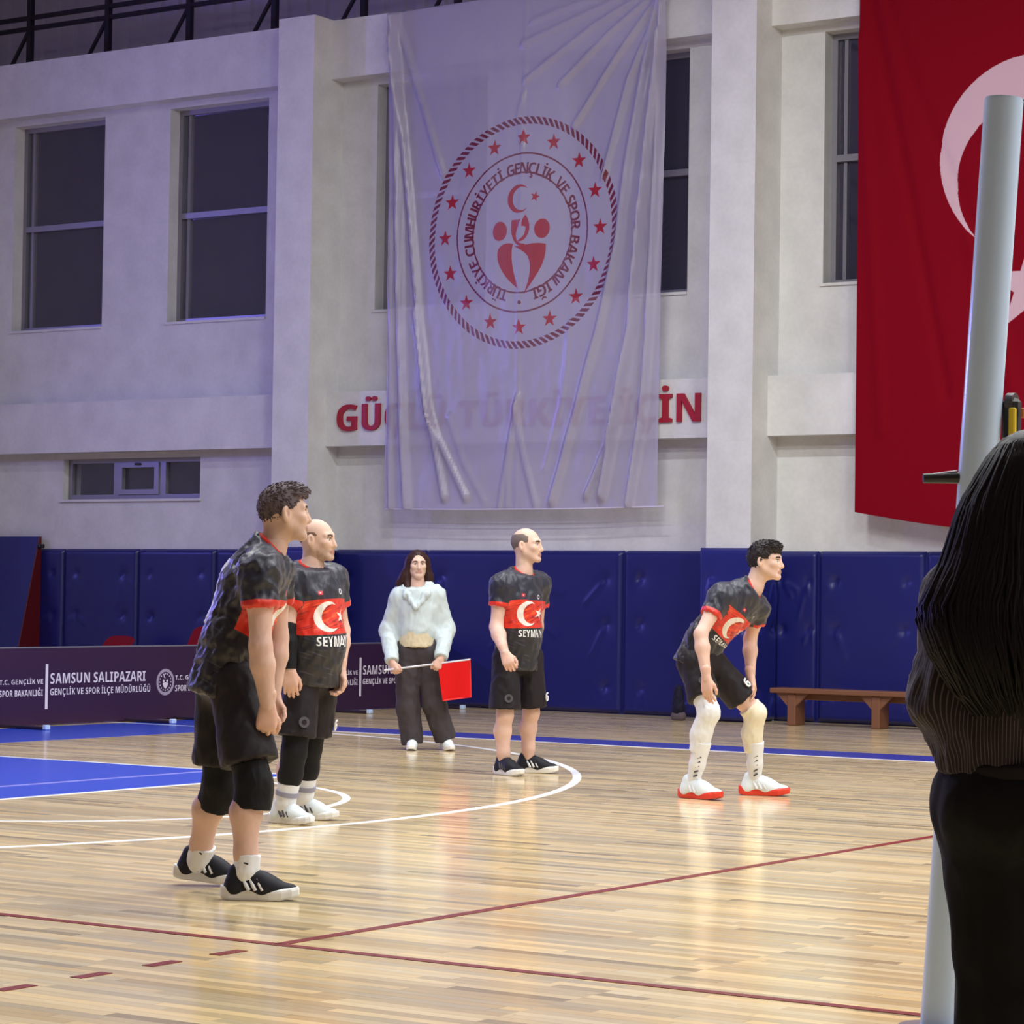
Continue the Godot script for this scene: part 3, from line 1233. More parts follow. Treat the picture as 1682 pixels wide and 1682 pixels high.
func flag() -> void:
	var w := 3.76
	var h := 5.85
	var k := 200.0
	var im := Image.create(int(w * k), int(h * k), false, Image.FORMAT_RGB8)
	im.fill(srgb(120, 2, 22))
	var white := srgb(196, 164, 176)
	var c0 := Vector2((-9.82 + 11.68) * k, (7.9 - 5.633) * k)
	fill_poly(im, crescent_pts(c0, 0.966 * k, c0 + Vector2(0, 0.24 * k), 0.780 * k), white)
	fill_poly(im, star_pts(c0 + Vector2(0.0, 1.25) * k, 0.48 * k, 0.0, 0.382), white)
	var m := mat(Color.WHITE, 0.8, 0.0, 0.2)
	m.albedo_texture = ImageTexture.create_from_image(im)
	m.texture_repeat = false
	var folds := []
	for f in [[[[0.05, 0.3], [0.5, 2.3], [1.0, 4.6]], -0.02, 0.035], [[[0.15, 0.1], [0.6, 1.5], [1.3, 3.0]], -0.014, 0.03], [[[0.0, 1.0], [0.15, 3.0], [0.3, 5.0]], 0.012, 0.05],
			[[[1.25, 2.0], [1.5, 2.3]], -0.008, 0.02], [[[1.1, 2.4], [1.35, 2.75]], -0.008, 0.02], [[[1.5, 1.6], [1.85, 1.85]], -0.008, 0.02], [[[1.2, 3.0], [1.6, 4.2], [2.0, 5.6]], 0.012, 0.06], [[[2.6, 0.2], [2.4, 2.6], [2.6, 5.4]], 0.02, 0.08], [[[3.4, 0.2], [3.3, 2.6], [3.2, 5.4]], 0.03, 0.08]]:
		var pts := []
		for p in f[0]:
			pts.append(Vector2(p[0], p[1]))
		folds.append([smooth_line(pts), f[1], f[2]])
	var mesh := sheet(80, 110, func(u: float, v: float):
		var p := Vector2(u * w, v * h)
		var z := 2.2 * fold_lines(p, folds) + 0.06 * sin(u * 5.0) * v * 0.4
		return Vector3(p.x, -p.y * 0.985 - 0.20 * sin(u * PI) * v, z))
	var o := base("national_flag", Vector3(-11.68, 7.9, -23.82), "large red flag with white crescent and star hanging on the wall", "flag")
	put("cloth", mesh, m, o)
	put("hanging_rod", tube([Vector3(-0.05, 0.015, -0.02), Vector3(3.81, 0.015, -0.02)], [0.012, 0.012], 6), M.alu, o)


func boards() -> void:   # a row of advertising boards along the end line, 2.4 m each
	var im := Image.create(1440, 426, false, Image.FORMAT_RGB8)   # 600 px per metre
	im.fill(srgb(52, 26, 62))
	var ink := srgb(226, 220, 234)
	var px := 600.0
	# along the board from its right end as one reads it: crest, two lines, bar, two lines
	var y := func(hgt: float) -> float: return (0.71 - hgt) * px
	ring(im, Vector2(0.20 * px, y.call(0.36)), 0.115 * px, 0.03 * px, srgb(170, 160, 180))
	for i in 16:
		fill_poly(im, star_pts(Vector2(0.20, 0.0) * px + Vector2(0, y.call(0.36)) + Vector2(sin(TAU * i / 16), cos(TAU * i / 16)) * 0.082 * px, 0.012 * px), ink)
	fill_poly(im, disc_pts(Vector2(0.175 * px, y.call(0.37)), Vector2(0.013, 0.015) * px), ink)
	fill_poly(im, disc_pts(Vector2(0.225 * px, y.call(0.37)), Vector2(0.013, 0.015) * px), ink)
	fill_poly(im, curve_pts([Vector2(0.16 * px, y.call(0.35)), Vector2(0.2 * px, y.call(0.36)), Vector2(0.2 * px, y.call(0.36)), Vector2(0.24 * px, y.call(0.35)), Vector2(0.24 * px, y.call(0.32)), Vector2(0.21 * px, y.call(0.3)), Vector2(0.2 * px, y.call(0.29)), Vector2(0.19 * px, y.call(0.3)), Vector2(0.16 * px, y.call(0.32)), Vector2(0.16 * px, y.call(0.35))]), ink)
	fill_poly(im, crescent_pts(Vector2(0.195 * px, y.call(0.42)), 0.022 * px, Vector2(0.203 * px, y.call(0.42)), 0.018 * px), ink)
	var label_at := func(s: String, x0: float, x1: float, y0: float, y1: float, f: Font) -> void:
		draw_text(im, s, f, Rect2(x0 * px, y.call(y1), (x1 - x0) * px, (y1 - y0) * px), ink)
	label_at.call("T.C. GENÇLİK VE", 0.345, 0.905, 0.365, 0.435, bold)
	label_at.call("SPOR BAKANLIĞI", 0.345, 0.905, 0.265, 0.345, bold)
	im.fill_rect(Rect2i(int(0.935 * px), int(y.call(0.56)), int(0.035 * px), int(0.42 * px)), ink)
	label_at.call("SAMSUN SALIPAZARI", 1.0, 2.31, 0.375, 0.475, bold)
	label_at.call("GENÇLİK VE SPOR İLÇE MÜDÜRLÜĞÜ", 1.0, 2.38, 0.25, 0.35, bold)
	var print_mat := mat(Color.WHITE, 0.5)
	print_mat.albedo_texture = ImageTexture.create_from_image(im)
	print_mat.texture_repeat = false
	var back := mat(srgb(40, 26, 50), 0.5)
	var face := sheet(1, 1, func(u: float, v: float): return Vector3(0.0, 0.71 - v * 0.70, 1.2 - u * 2.4))
	for i in 4:
		var zc := -15.63 - 2.4 * i
		var o := base("advertising_board", Vector3(-16.9, 0, zc), ["black advertising board at the near end of the row", "black advertising board reading SAMSUN SALIPAZARI below the wedge mat", "black advertising board mostly hidden by the two players on the left", "black advertising board standing behind the line judge"][i], "board", "advertising boards in a row")
		put("panel", bevel_box(Vector3(0.04, 0.70, 2.395), 0.006), back, o, Vector3(-0.022, 0.36, 0))
		put("print", face, print_mat, o, Vector3(0.0005, 0, 0))
		put("top_edge", box_mesh(Vector3(-0.042, 0.71, -1.197), Vector3(0.0, 0.722, 1.197)), M.alu, o)
		for z in [-0.85, 0.85]:
			var f := put("foot", bevel_box(Vector3(0.75, 0.03, 0.05), 0.006), back, o, Vector3(0.22, 0.016, z))
			put("foot_cap", bevel_box(Vector3(0.05, 0.045, 0.06), 0.008), M.white_paint, f, Vector3(0.36, 0.008, 0))


func bench() -> void:
	var o := base("gym_bench", Vector3(-11.2, 0, -23.45), "long low brown wooden gym bench along the blue padded wall", "bench")
	put("seat", bevel_box(Vector3(2.3, 0.05, 0.28), 0.008), M.bench_wood, o, Vector3(0, 0.345, 0))
	put("rail", bevel_box(Vector3(2.1, 0.06, 0.04), 0.006), M.bench_wood, o, Vector3(0, 0.285, -0.02))
	for x in [-0.92, 0.0, 0.92]:
		var l := put("leg", bevel_box(Vector3(0.09, 0.318, 0.22), 0.008), M.bench_wood, o, Vector3(x, 0.16, 0))
		for s in [-1.0, 1.0]:
			var st := st_new()
			var a := Vector3(s * 0.045, 0.158, 0.1)
			var b := Vector3(s * 0.17, 0.158, 0.1)
			var c := Vector3(s * 0.045, 0.03, 0.1)
			var d := Vector3(0, 0, -0.035)
			for t in [[a, b, c], [a + d, c + d, b + d]]:
				for p in (t if s > 0 else [t[0], t[2], t[1]]):
					st.add_vertex(p)
			for e in [[a, b], [b, c], [c, a]]:
				quad(st, e[0], e[1], e[1] + d, e[0] + d)
			put("brace", done(st), M.bench_wood, l)


func net_post() -> void:
	var foot := Vector3(-3.222, 0.0, -7.165)
	var top := Vector3(-3.046, 2.745, -7.172)
	var o := base("net_post", foot, "thick white volleyball net post leaning slightly beside the spectator", "post")
	var t := top - foot
	var r := 0.057
	put("tube", tube([Vector3(0, 0.0, 0), t * 0.5, t * 0.997, t], [r, r, r, r - 0.004], 28), M.white_paint, o)
	put("base_plate", tube([Vector3(0, 0.001, 0), Vector3(0, 0.02, 0)], [0.12, 0.12], 20), M.steel, o)
	# the crank bar towards the camera's left and the pulley with its yellow strap behind
	var c := t * 0.594
	var left := Vector3(-0.8334, -0.03, 0.5524)
	var h := put("crank_bar", tube([c + left * 0.05, c + left * 0.16], [0.017, 0.014], 10), M.black_plastic, o)
	put("crank_clip", tube([c + left * 0.06 + Vector3(0, 0.018, 0), c + left * 0.15 + Vector3(0, 0.008, 0)], [0.005, 0.005], 6), M.alu, h)
	var q := t * 0.655 - left * 0.088
	var p := put("pulley_block", bevel_box(Vector3(0.05, 0.13, 0.05), 0.012), M.black_plastic, o, q)
	put("pulley_wheel", tube([Vector3(-0.012, 0.05, 0.0), Vector3(0.012, 0.05, 0.0)], [0.03, 0.03], 14), mat(srgb(60, 50, 52), 0.5), p)
	put("strap", bevel_box(Vector3(0.02, 0.1, 0.02), 0.004), mat(srgb(220, 190, 40), 0.6), p, Vector3(0.012, -0.015, 0.022))
	put("strap_end", bevel_box(Vector3(0.012, 0.03, 0.012), 0.003), mat(srgb(205, 120, 80), 0.6), p, Vector3(0.036, 0.02, 0.0))


func loose_things() -> void:
	# wedge mat set up against the wall at the left
	var o := base("wedge_mat", Vector3(-23.0, 0, WALL_Z + 0.07), "tall blue wedge mat with red side leaning on the padded wall", "mat")
	var st := st_new()
	var dz := 0.50
	var a := Vector3(0, 0.0, 0)
	var b := Vector3(0, 1.9, 0)
	var c := Vector3(0, 1.9, 0.04)
	var d := Vector3(0, 0.0, dz)
	var e := Vector3(-2.0, 0, 0)
	quad(st, d + e, c + e, c, d)
	quad(st, c + e, b + e, b, c)
	put("front_cover", done(st), M.pad, o)
	var s := st_new()
	quad(s, d, c, b, a)
	quad(s, a + e, b + e, c + e, d + e)
	quad(s, a, b, b + e, a + e)
	quad(s, a, a + e, d + e, d)
	put("side_cover", done(s), M.red_vinyl, o)
	put("piping", tube([d + Vector3(0.003, 0, 0), c + Vector3(0.003, 0, 0)], [0.008, 0.008], 6), M.red_vinyl, o)
	put("strap", bevel_box(Vector3(0.05, 0.05, 0.1), 0.01), M.black_plastic, o, Vector3(0.03, 1.78, 0.04))
	# red plastic chairs behind the boards
	var red := mat(srgb(128, 8, 10), 0.6, 0.0, 0.3)
	for q in [[Vector3(-21.38, 0, -23.45), 0.70, "small red plastic chair behind the black board near the wedge mat"], [Vector3(-20.02, 0, -23.45), 0.84, "taller red plastic chair behind the black board by the tall player"]]:
		var ch := base("plastic_chair", q[0], q[2], "chair", "red chairs behind the boards")
		var hgt: float = q[1]
		put("backrest", sheet(12, 10, func(u: float, v: float):
			var x := (u - 0.5) * 0.46
			var round := 0.05 * pow(absf(u - 0.5) * 2.0, 4.0) * (1.0 - v)
			return Vector3(x + 0.10 * (1.0 - v), hgt - v * (hgt - 0.44) - round, -0.12 - 0.1 * (1.0 - v) + 0.12 * x * x * 4.0)), red, ch)
		put("seat", bevel_box(Vector3(0.44, 0.03, 0.42), 0.012), red, ch, Vector3(0, 0.43, 0.08))
		for x in [-0.18, 0.18]:
			for z in [-0.1, 0.26]:
				put("leg", tube([Vector3(x, 0.42, z), Vector3(x * 1.15, 0.0, z * 1.15)], [0.014, 0.012], 8), M.steel, ch)
	# a small dark upright shape on a grey base at the foot of the padded column
	var dark_object := base("dark_upright", Vector3(-13.42, 0, -23.36), "small dark upright object with grey base at the padded wall behind the crouching player", "dark_object")
	var f := Field.new(Vector3(-0.15, -0.02, -0.15), Vector3(0.15, 0.45, 0.15), 0.01)
	f.cone(Vector3(0, 0.12, 0), Vector3(0, 0.32, 0), 0.07, 0.045, 0.03)
	put("upright_body", net_mesh(f.net(), 0.006), cloth_mat(srgb(22, 20, 40), 0.7), dark_object)
	var g := Field.new(Vector3(-0.15, -0.02, -0.15), Vector3(0.15, 0.2, 0.15), 0.01)
	g.cone(Vector3(-0.02, 0.045, 0), Vector3(0.03, 0.045, 0.0), 0.06, 0.055, 0.03)
	g.plane(Vector3(0, 0.0, 0), Vector3.DOWN)
	put("grey_base", net_mesh(g.net(), 0.0), cloth_mat(srgb(92, 80, 84), 0.7), dark_object)


# ---------------------------------------------------------------- people
const SKIN_A := Vector3(0.68, 0.46, 0.37)   # linear colours of bare skin
const SKIN_B := Vector3(0.56, 0.31, 0.20)

var shoe_meshes := {}
var shirt_mat: StandardMaterial3D
var knit: StandardMaterial3D


func torso_side(j: Dictionary) -> Vector3:
	return ((j.sr - j.sl).normalized() + (j.hr - j.hl).normalized()).normalized()


func box_of(points: Array, pad: float) -> Array:
	var lo: Vector3 = points[0]
	var hi: Vector3 = points[0]
	for p in points:
		lo = lo.min(p)
		hi = hi.max(p)
	return [lo - Vector3.ONE * pad, hi + Vector3.ONE * pad]


# the bare body: trunk, limbs, then head and hands on finer grids of their own, all in one mesh
func body_mesh(j: Dictionary, s: Dictionary) -> ArrayMesh:
	var skin := Joined.new()
	var tone: Vector3 = s.skin
	var b := box_of([j.neck, j.wr, j.wl, j.ar, j.al, j.er, j.el, j.kr, j.kl, j.sr, j.sl], 0.13)
	var f := Field.new(b[0], b[1], 0.012)
	var g: float = s.get("girth", 1.0)
	var front: Vector3 = s.front
	f.cone(j.pelvis, j.waist, 0.105 * g, 0.09 * g, 0.05, front * 0.3)
	f.cone(j.waist, j.chest, 0.09 * g, 0.105 * g, 0.05, front * 0.3)
	f.cone(j.chest, j.neck, 0.095 * g, 0.06, 0.05)
	f.cone(j.neck, j.head - (j.head - j.neck).normalized() * 0.03, 0.057, 0.055, 0.03)
	f.cone(j.sr, j.sl, 0.05, 0.05, 0.06)
	f.cone(j.hr, j.hl, 0.076 * g, 0.076 * g, 0.03)
	for q in [["sr", "er", "wr"], ["sl", "el", "wl"]]:
		var a: Vector3 = j[q[0]]
		var e: Vector3 = j[q[1]]
		var w: Vector3 = j[q[2]]
		var ag: float = s.get("arm", 1.0)
		f.cone(a, a.lerp(e, 0.4), 0.053 * ag, 0.05 * ag, 0.03)
		f.cone(a.lerp(e, 0.4), e, 0.05 * ag, 0.04 * ag, 0.03)
		f.cone(e, e.lerp(w, 0.3), 0.041 * ag, 0.044 * ag, 0.03)
		f.cone(e.lerp(w, 0.3), w, 0.044 * ag, 0.029 * ag, 0.03)
	for q in [["hr", "kr", "ar"], ["hl", "kl", "al"]]:
		var a: Vector3 = j[q[0]]
		var e: Vector3 = j[q[1]]
		var w: Vector3 = j[q[2]]
		var lg: float = s.get("leg", 1.0)
		var back: Vector3 = -front * 0.022
		f.cone(a, a.lerp(e, 0.6), 0.08 * lg, 0.069 * lg, 0.03)
		f.cone(a.lerp(e, 0.6), e, 0.07 * lg, 0.055 * lg, 0.03)
		f.ball(e + front * 0.012, Basis(), Vector3(0.05, 0.055, 0.05) * lg, 0.03)
		f.cone(e, e.lerp(w, 0.3) + back, 0.052 * lg, 0.06 * lg, 0.03)
		f.cone(e.lerp(w, 0.3) + back, e.lerp(w, 0.7) + back * 0.4, 0.06 * lg, 0.043 * lg, 0.03)
		f.cone(e.lerp(w, 0.7) + back * 0.4, w, 0.043 * lg, 0.035 * lg, 0.03)
	var n := f.net()
	skin.add(n, func(p: Vector3):
		var t := 1.0 + 0.10 * noise.get_noise_3dv(p * 60.0)
		return Color(tone.x * t, tone.y * t * 0.98, tone.z * t))
	add_head(skin, j, s)
	for q in [["er", "wr", "hand_r", 1.0], ["el", "wl", "hand_l", -1.0]]:
		add_hand(skin, j[q[0]], j[q[1]], s.get(q[2], {}), q[3], s)
	return skin_mesh(skin)


func head_basis(s: Dictionary) -> Basis:   # x to the person's left, y up, z where the face looks
	var z: Vector3 = s.look.normalized()
	var y: Vector3 = s.get("head_up", Vector3.UP)
	var x := y.cross(z).normalized()
	return Basis(x, z.cross(x), z)


func add_head(skin: Joined, j: Dictionary, s: Dictionary) -> void:
	var b := head_basis(s)
	var c: Vector3 = j.head
	var z: float = s.get("head_size", 1.0)
	var cell: float = s.get("head_cell", 0.0048)
	var f := Field.new(c - Vector3.ONE * 0.165 * z, c + Vector3.ONE * 0.165 * z, cell)
	var at := func(x: float, y: float, d: float) -> Vector3: return c + b * (Vector3(x, y, d) * z)
	f.ball(at.call(0, 0.026, -0.012), b, Vector3(0.074, 0.088, 0.094) * z, 0.02)
	f.ball(at.call(0, -0.03, 0.03), b, Vector3(0.06, 0.082, 0.062) * z, 0.03)
	for m in [-1.0, 1.0]:
		f.cone(at.call(m * 0.052, -0.045, 0.0), at.call(m * 0.02, -0.092, 0.066), 0.02 * z, 0.016 * z, 0.025)
		f.cone(at.call(m * 0.012, 0.026, 0.082), at.call(m * 0.044, 0.024, 0.066), 0.010 * z, 0.010 * z, 0.018)
		f.ball(at.call(m * 0.042, -0.018, 0.062), b, Vector3(0.02, 0.018, 0.02) * z, 0.02)
		f.ball(at.call(m * 0.032, 0.004, 0.093), b, Vector3(0.016, 0.011, 0.014) * z, 0.012, true)
		f.ball(at.call(m * 0.032, 0.004, 0.074), b, Vector3(0.0125, 0.0105, 0.0115) * z, 0.003)
		f.cone(at.call(0, -0.036, 0.094), at.call(m * 0.013, -0.034, 0.088), 0.008 * z, 0.0085 * z, 0.008)
		f.ball(at.call(m * 0.079, -0.004, -0.012), b * Basis(Vector3.UP, m * -0.35), Vector3(0.011, 0.033, 0.021) * z, 0.006)
		f.ball(at.call(m * 0.086, 0.0, -0.006), b, Vector3(0.006, 0.018, 0.009) * z, 0.005, true)
	f.cone(at.call(0, 0.014, 0.084), at.call(0, -0.03, 0.104), 0.0085 * z, 0.0115 * z, 0.012)
	f.ball(at.call(0, -0.096, 0.078), b, Vector3(0.024, 0.017, 0.016) * z, 0.018)
	f.cone(at.call(-0.018, -0.0585, 0.087), at.call(0.018, -0.0585, 0.087), 0.006 * z, 0.006 * z, 0.008)
	f.cone(at.call(-0.015, -0.0685, 0.087), at.call(0.015, -0.0685, 0.087), 0.0068 * z, 0.0068 * z, 0.008)
	f.cone(at.call(-0.02, -0.0635, 0.098), at.call(0.02, -0.0635, 0.098), 0.0022 * z, 0.0022 * z, 0.004, Vector3.ZERO, 0, true)
	f.cone(at.call(0, -0.02, -0.02), j.neck, 0.056 * z, 0.058, 0.03)
	var tone: Vector3 = s.skin
	var beard: float = s.get("beard", 0.0)
	var inv := b.inverse()
	skin.add(f.net(), func(p: Vector3):
		var q := inv * (p - c) / z
		var k := 1.0 + 0.08 * noise.get_noise_3dv(p * 90.0)
		var col := tone * k
		if q.z > 0.02 and q.y < -0.02 and q.y > -0.13:
			var m := clampf((-0.03 - q.y) / 0.03, 0.0, 1.0) * beard * (0.75 + 0.5 * noise.get_noise_3dv(p * 400.0))
			col = col.lerp(Vector3(0.12, 0.085, 0.07), clampf(m, 0.0, 0.8))
		var ax := absf(q.x)
		if q.z > 0.07 and ax < 0.024 and q.y < -0.053 and q.y > -0.075:
			col = col.lerp(Vector3(0.40, 0.15, 0.13), 0.6)
		if q.z > 0.05 and ax > 0.012 and ax < 0.05 and absf(q.y - 0.026 + (ax - 0.03) * (ax - 0.03) * 12.0) < 0.0055:
			col = Vector3(0.045, 0.03, 0.025)
		if q.z > 0.062 and Vector2((ax - 0.032) / 0.0125, (q.y - 0.004) / 0.0062).length() < 1.0:
			col = Vector3(0.62, 0.58, 0.55)
			if Vector2(ax - 0.031, q.y - 0.004).length() < 0.0062:
				col = Vector3(0.03, 0.02, 0.015)
		if q.z > 0.06 and ax > 0.017 and ax < 0.047 and absf(q.y - 0.0115) < 0.0022:
			col = Vector3(0.06, 0.035, 0.03)
		return Color(col.x, col.y, col.z))


func add_hand(skin: Joined, elbow: Vector3, wrist: Vector3, h: Dictionary, side: float, s: Dictionary) -> void:
	var y: Vector3 = h.get("dir", (wrist - elbow)).normalized()
	var z: Vector3 = h.get("palm", Vector3.ZERO)   # where the palm faces, fingers curl that way
	if z == Vector3.ZERO:
		z = -torso_side_now * side
	z = (z - y * z.dot(y)).normalized()
	var x := y.cross(z).normalized() * side   # thumb side
	if h.has("flip"):
		x = -x
	var k: float = s.get("hand_size", 1.0)
	var curl: float = h.get("curl", 0.35)
	var f := Field.new(wrist - Vector3.ONE * 0.21 * k, wrist + Vector3.ONE * 0.21 * k, s.get("hand_cell", 0.0048))
	var at := func(a: float, b: float, c: float) -> Vector3: return wrist + (x * a + y * b + z * c) * k
	f.cone(wrist - y * 0.05, at.call(0, 0.01, 0), 0.032 * k, 0.027 * k, 0.015)
	var lens := [0.078, 0.088, 0.082, 0.064]
	for i in 4:
		var across := 0.030 - i * 0.0195
		var root: Vector3 = at.call(across, 0.088 - absf(i - 1.2) * 0.005, 0)
		f.cone(at.call(across * 0.55, 0.005, 0.0), root, 0.016 * k, 0.0125 * k, 0.012)
		var p := root
		var a := curl * 0.5
		for seg in 3:
			a += curl * (1.0 if seg else 0.6)
			var l: float = lens[i] * k * [0.45, 0.31, 0.24][seg]
			var d := (y * cos(a) + z * sin(a) + x * (1.0 - i) * 0.05).normalized()
			var q := p + d * l
			f.cone(p, q, (0.0098 - seg * 0.0006) * k, (0.0092 - seg * 0.0008) * k, 0.004)
			p = q
	var t0: Vector3 = at.call(0.014, 0.02, 0.006)
	var t1: Vector3 = at.call(0.046, 0.056, 0.016)
	var t2: Vector3 = at.call(0.052, 0.086, 0.026)
	var t3: Vector3 = at.call(0.046, 0.108, 0.034)
	f.cone(t0, t1, 0.017 * k, 0.0125 * k, 0.01)
	f.cone(t1, t2, 0.0115 * k, 0.0105 * k, 0.005)
	f.cone(t2, t3, 0.0105 * k, 0.0088 * k, 0.004)
	f.ball(at.call(0, 0.05, 0.0), Basis(x, y, z), Vector3(0.034, 0.045, 0.016) * k, 0.015)
	var tone: Vector3 = s.skin
	skin.add(f.net(), func(p: Vector3):
		var r := 1.0 + 0.1 * noise.get_noise_3dv(p * 120.0)
		return Color(tone.x * r * 1.0, tone.y * r * 0.92, tone.z * r * 0.9))


var torso_side_now := Vector3.RIGHT


# a cap of short hair: a shell round the skull, trimmed at hairline, nape and ears
func hair_cap(j: Dictionary, s: Dictionary, style: Dictionary) -> ArrayMesh:
	var b := head_basis(s)
	var c: Vector3 = j.head
	var z: float = s.get("head_size", 1.0)
	var f := Field.new(c - Vector3.ONE * 0.17 * z, c + Vector3.ONE * 0.17 * z, s.get("head_cell", 0.0048))
	var t: float = style.thick
	f.ball(c + b * (Vector3(0, 0.028, -0.014) * z), b, Vector3(0.074 + t * 0.6, 0.088 + t * 0.8, 0.094 + t * 0.7) * z, 0.01)
	if style.get("top", 0.0) > 0.0:
		f.ball(c + b * (Vector3(0, 0.085, 0.035) * z), b, Vector3(0.06, 0.026 + style.top, 0.062) * z, 0.03)
	var inv := b.inverse()
	var line: float = style.front       # hairline height over the face
	var nape: float = style.get("nape", -0.06)
	var bald: float = style.get("bald", 0.0)
	f.each(func(p: Vector3, d: float):
		var q := inv * (p - c) / z
		var cut := line - q.y + clampf(-q.z * 0.5, 0.0, 0.0)
		if q.z < 0.055:
			var side := lerpf(nape, line, clampf((q.z + 0.035) / 0.09, 0.0, 1.0))
			if q.z > -0.005 and q.z < 0.03:
				side = maxf(side, 0.018)
			cut = side - q.y
		if bald > 0.0:   # only a horseshoe of hair round the back and sides
			cut = maxf(cut, q.y - bald + maxf(0.0, q.z) * 0.6)
			cut = maxf(cut, q.z - 0.03)
		cut += 0.006 * noise.get_noise_3dv(p * 300.0)
		return maxf(d, cut * z))
	var net := f.net()
	var v: PackedVector3Array = net[0]
	var n := normals_of(v, net[1])
	for i in v.size():
		var q := inv * (v[i] - c)
		v[i] += n[i] * style.get("rough", 0.004) * noise.get_noise_3d(q.x * 260.0, q.y * 120.0, q.z * 90.0)
	var m := normals_of(v, net[1])
	if not style.has("bristle"):
		return arrays(v, m, net[1])
	# short locks combed forward, standing off the shell
	var rng := RandomNumberGenerator.new()
	rng.seed = 77
	var st := st_new()
	st.append_from(arrays(v, m, net[1]), 0, Transform3D())
	for i in int(style.bristle):
		var at := rng.randi_range(0, v.size() - 1)
		var q := inv * (v[at] - c) / z
		var nn := m[at]
		var comb: Vector3 = b * Vector3(rng.randf_range(-0.3, 0.3), -0.45 if q.y < 0.06 else 0.05, 0.8)
		comb = (comb - nn * comb.dot(nn)).normalized()
		var l := rng.randf_range(0.010, 0.018) * (1.5 if q.y > 0.075 and q.z > 0.0 else 0.7)
		st.append_from(tube([v[at] - nn * 0.003, v[at] + nn * l * 0.22 + comb * l * 0.5, v[at] + nn * l * 0.30 + comb * l], [0.0035, 0.003, 0.0006], 4, false), 0, Transform3D())
	return st.commit()


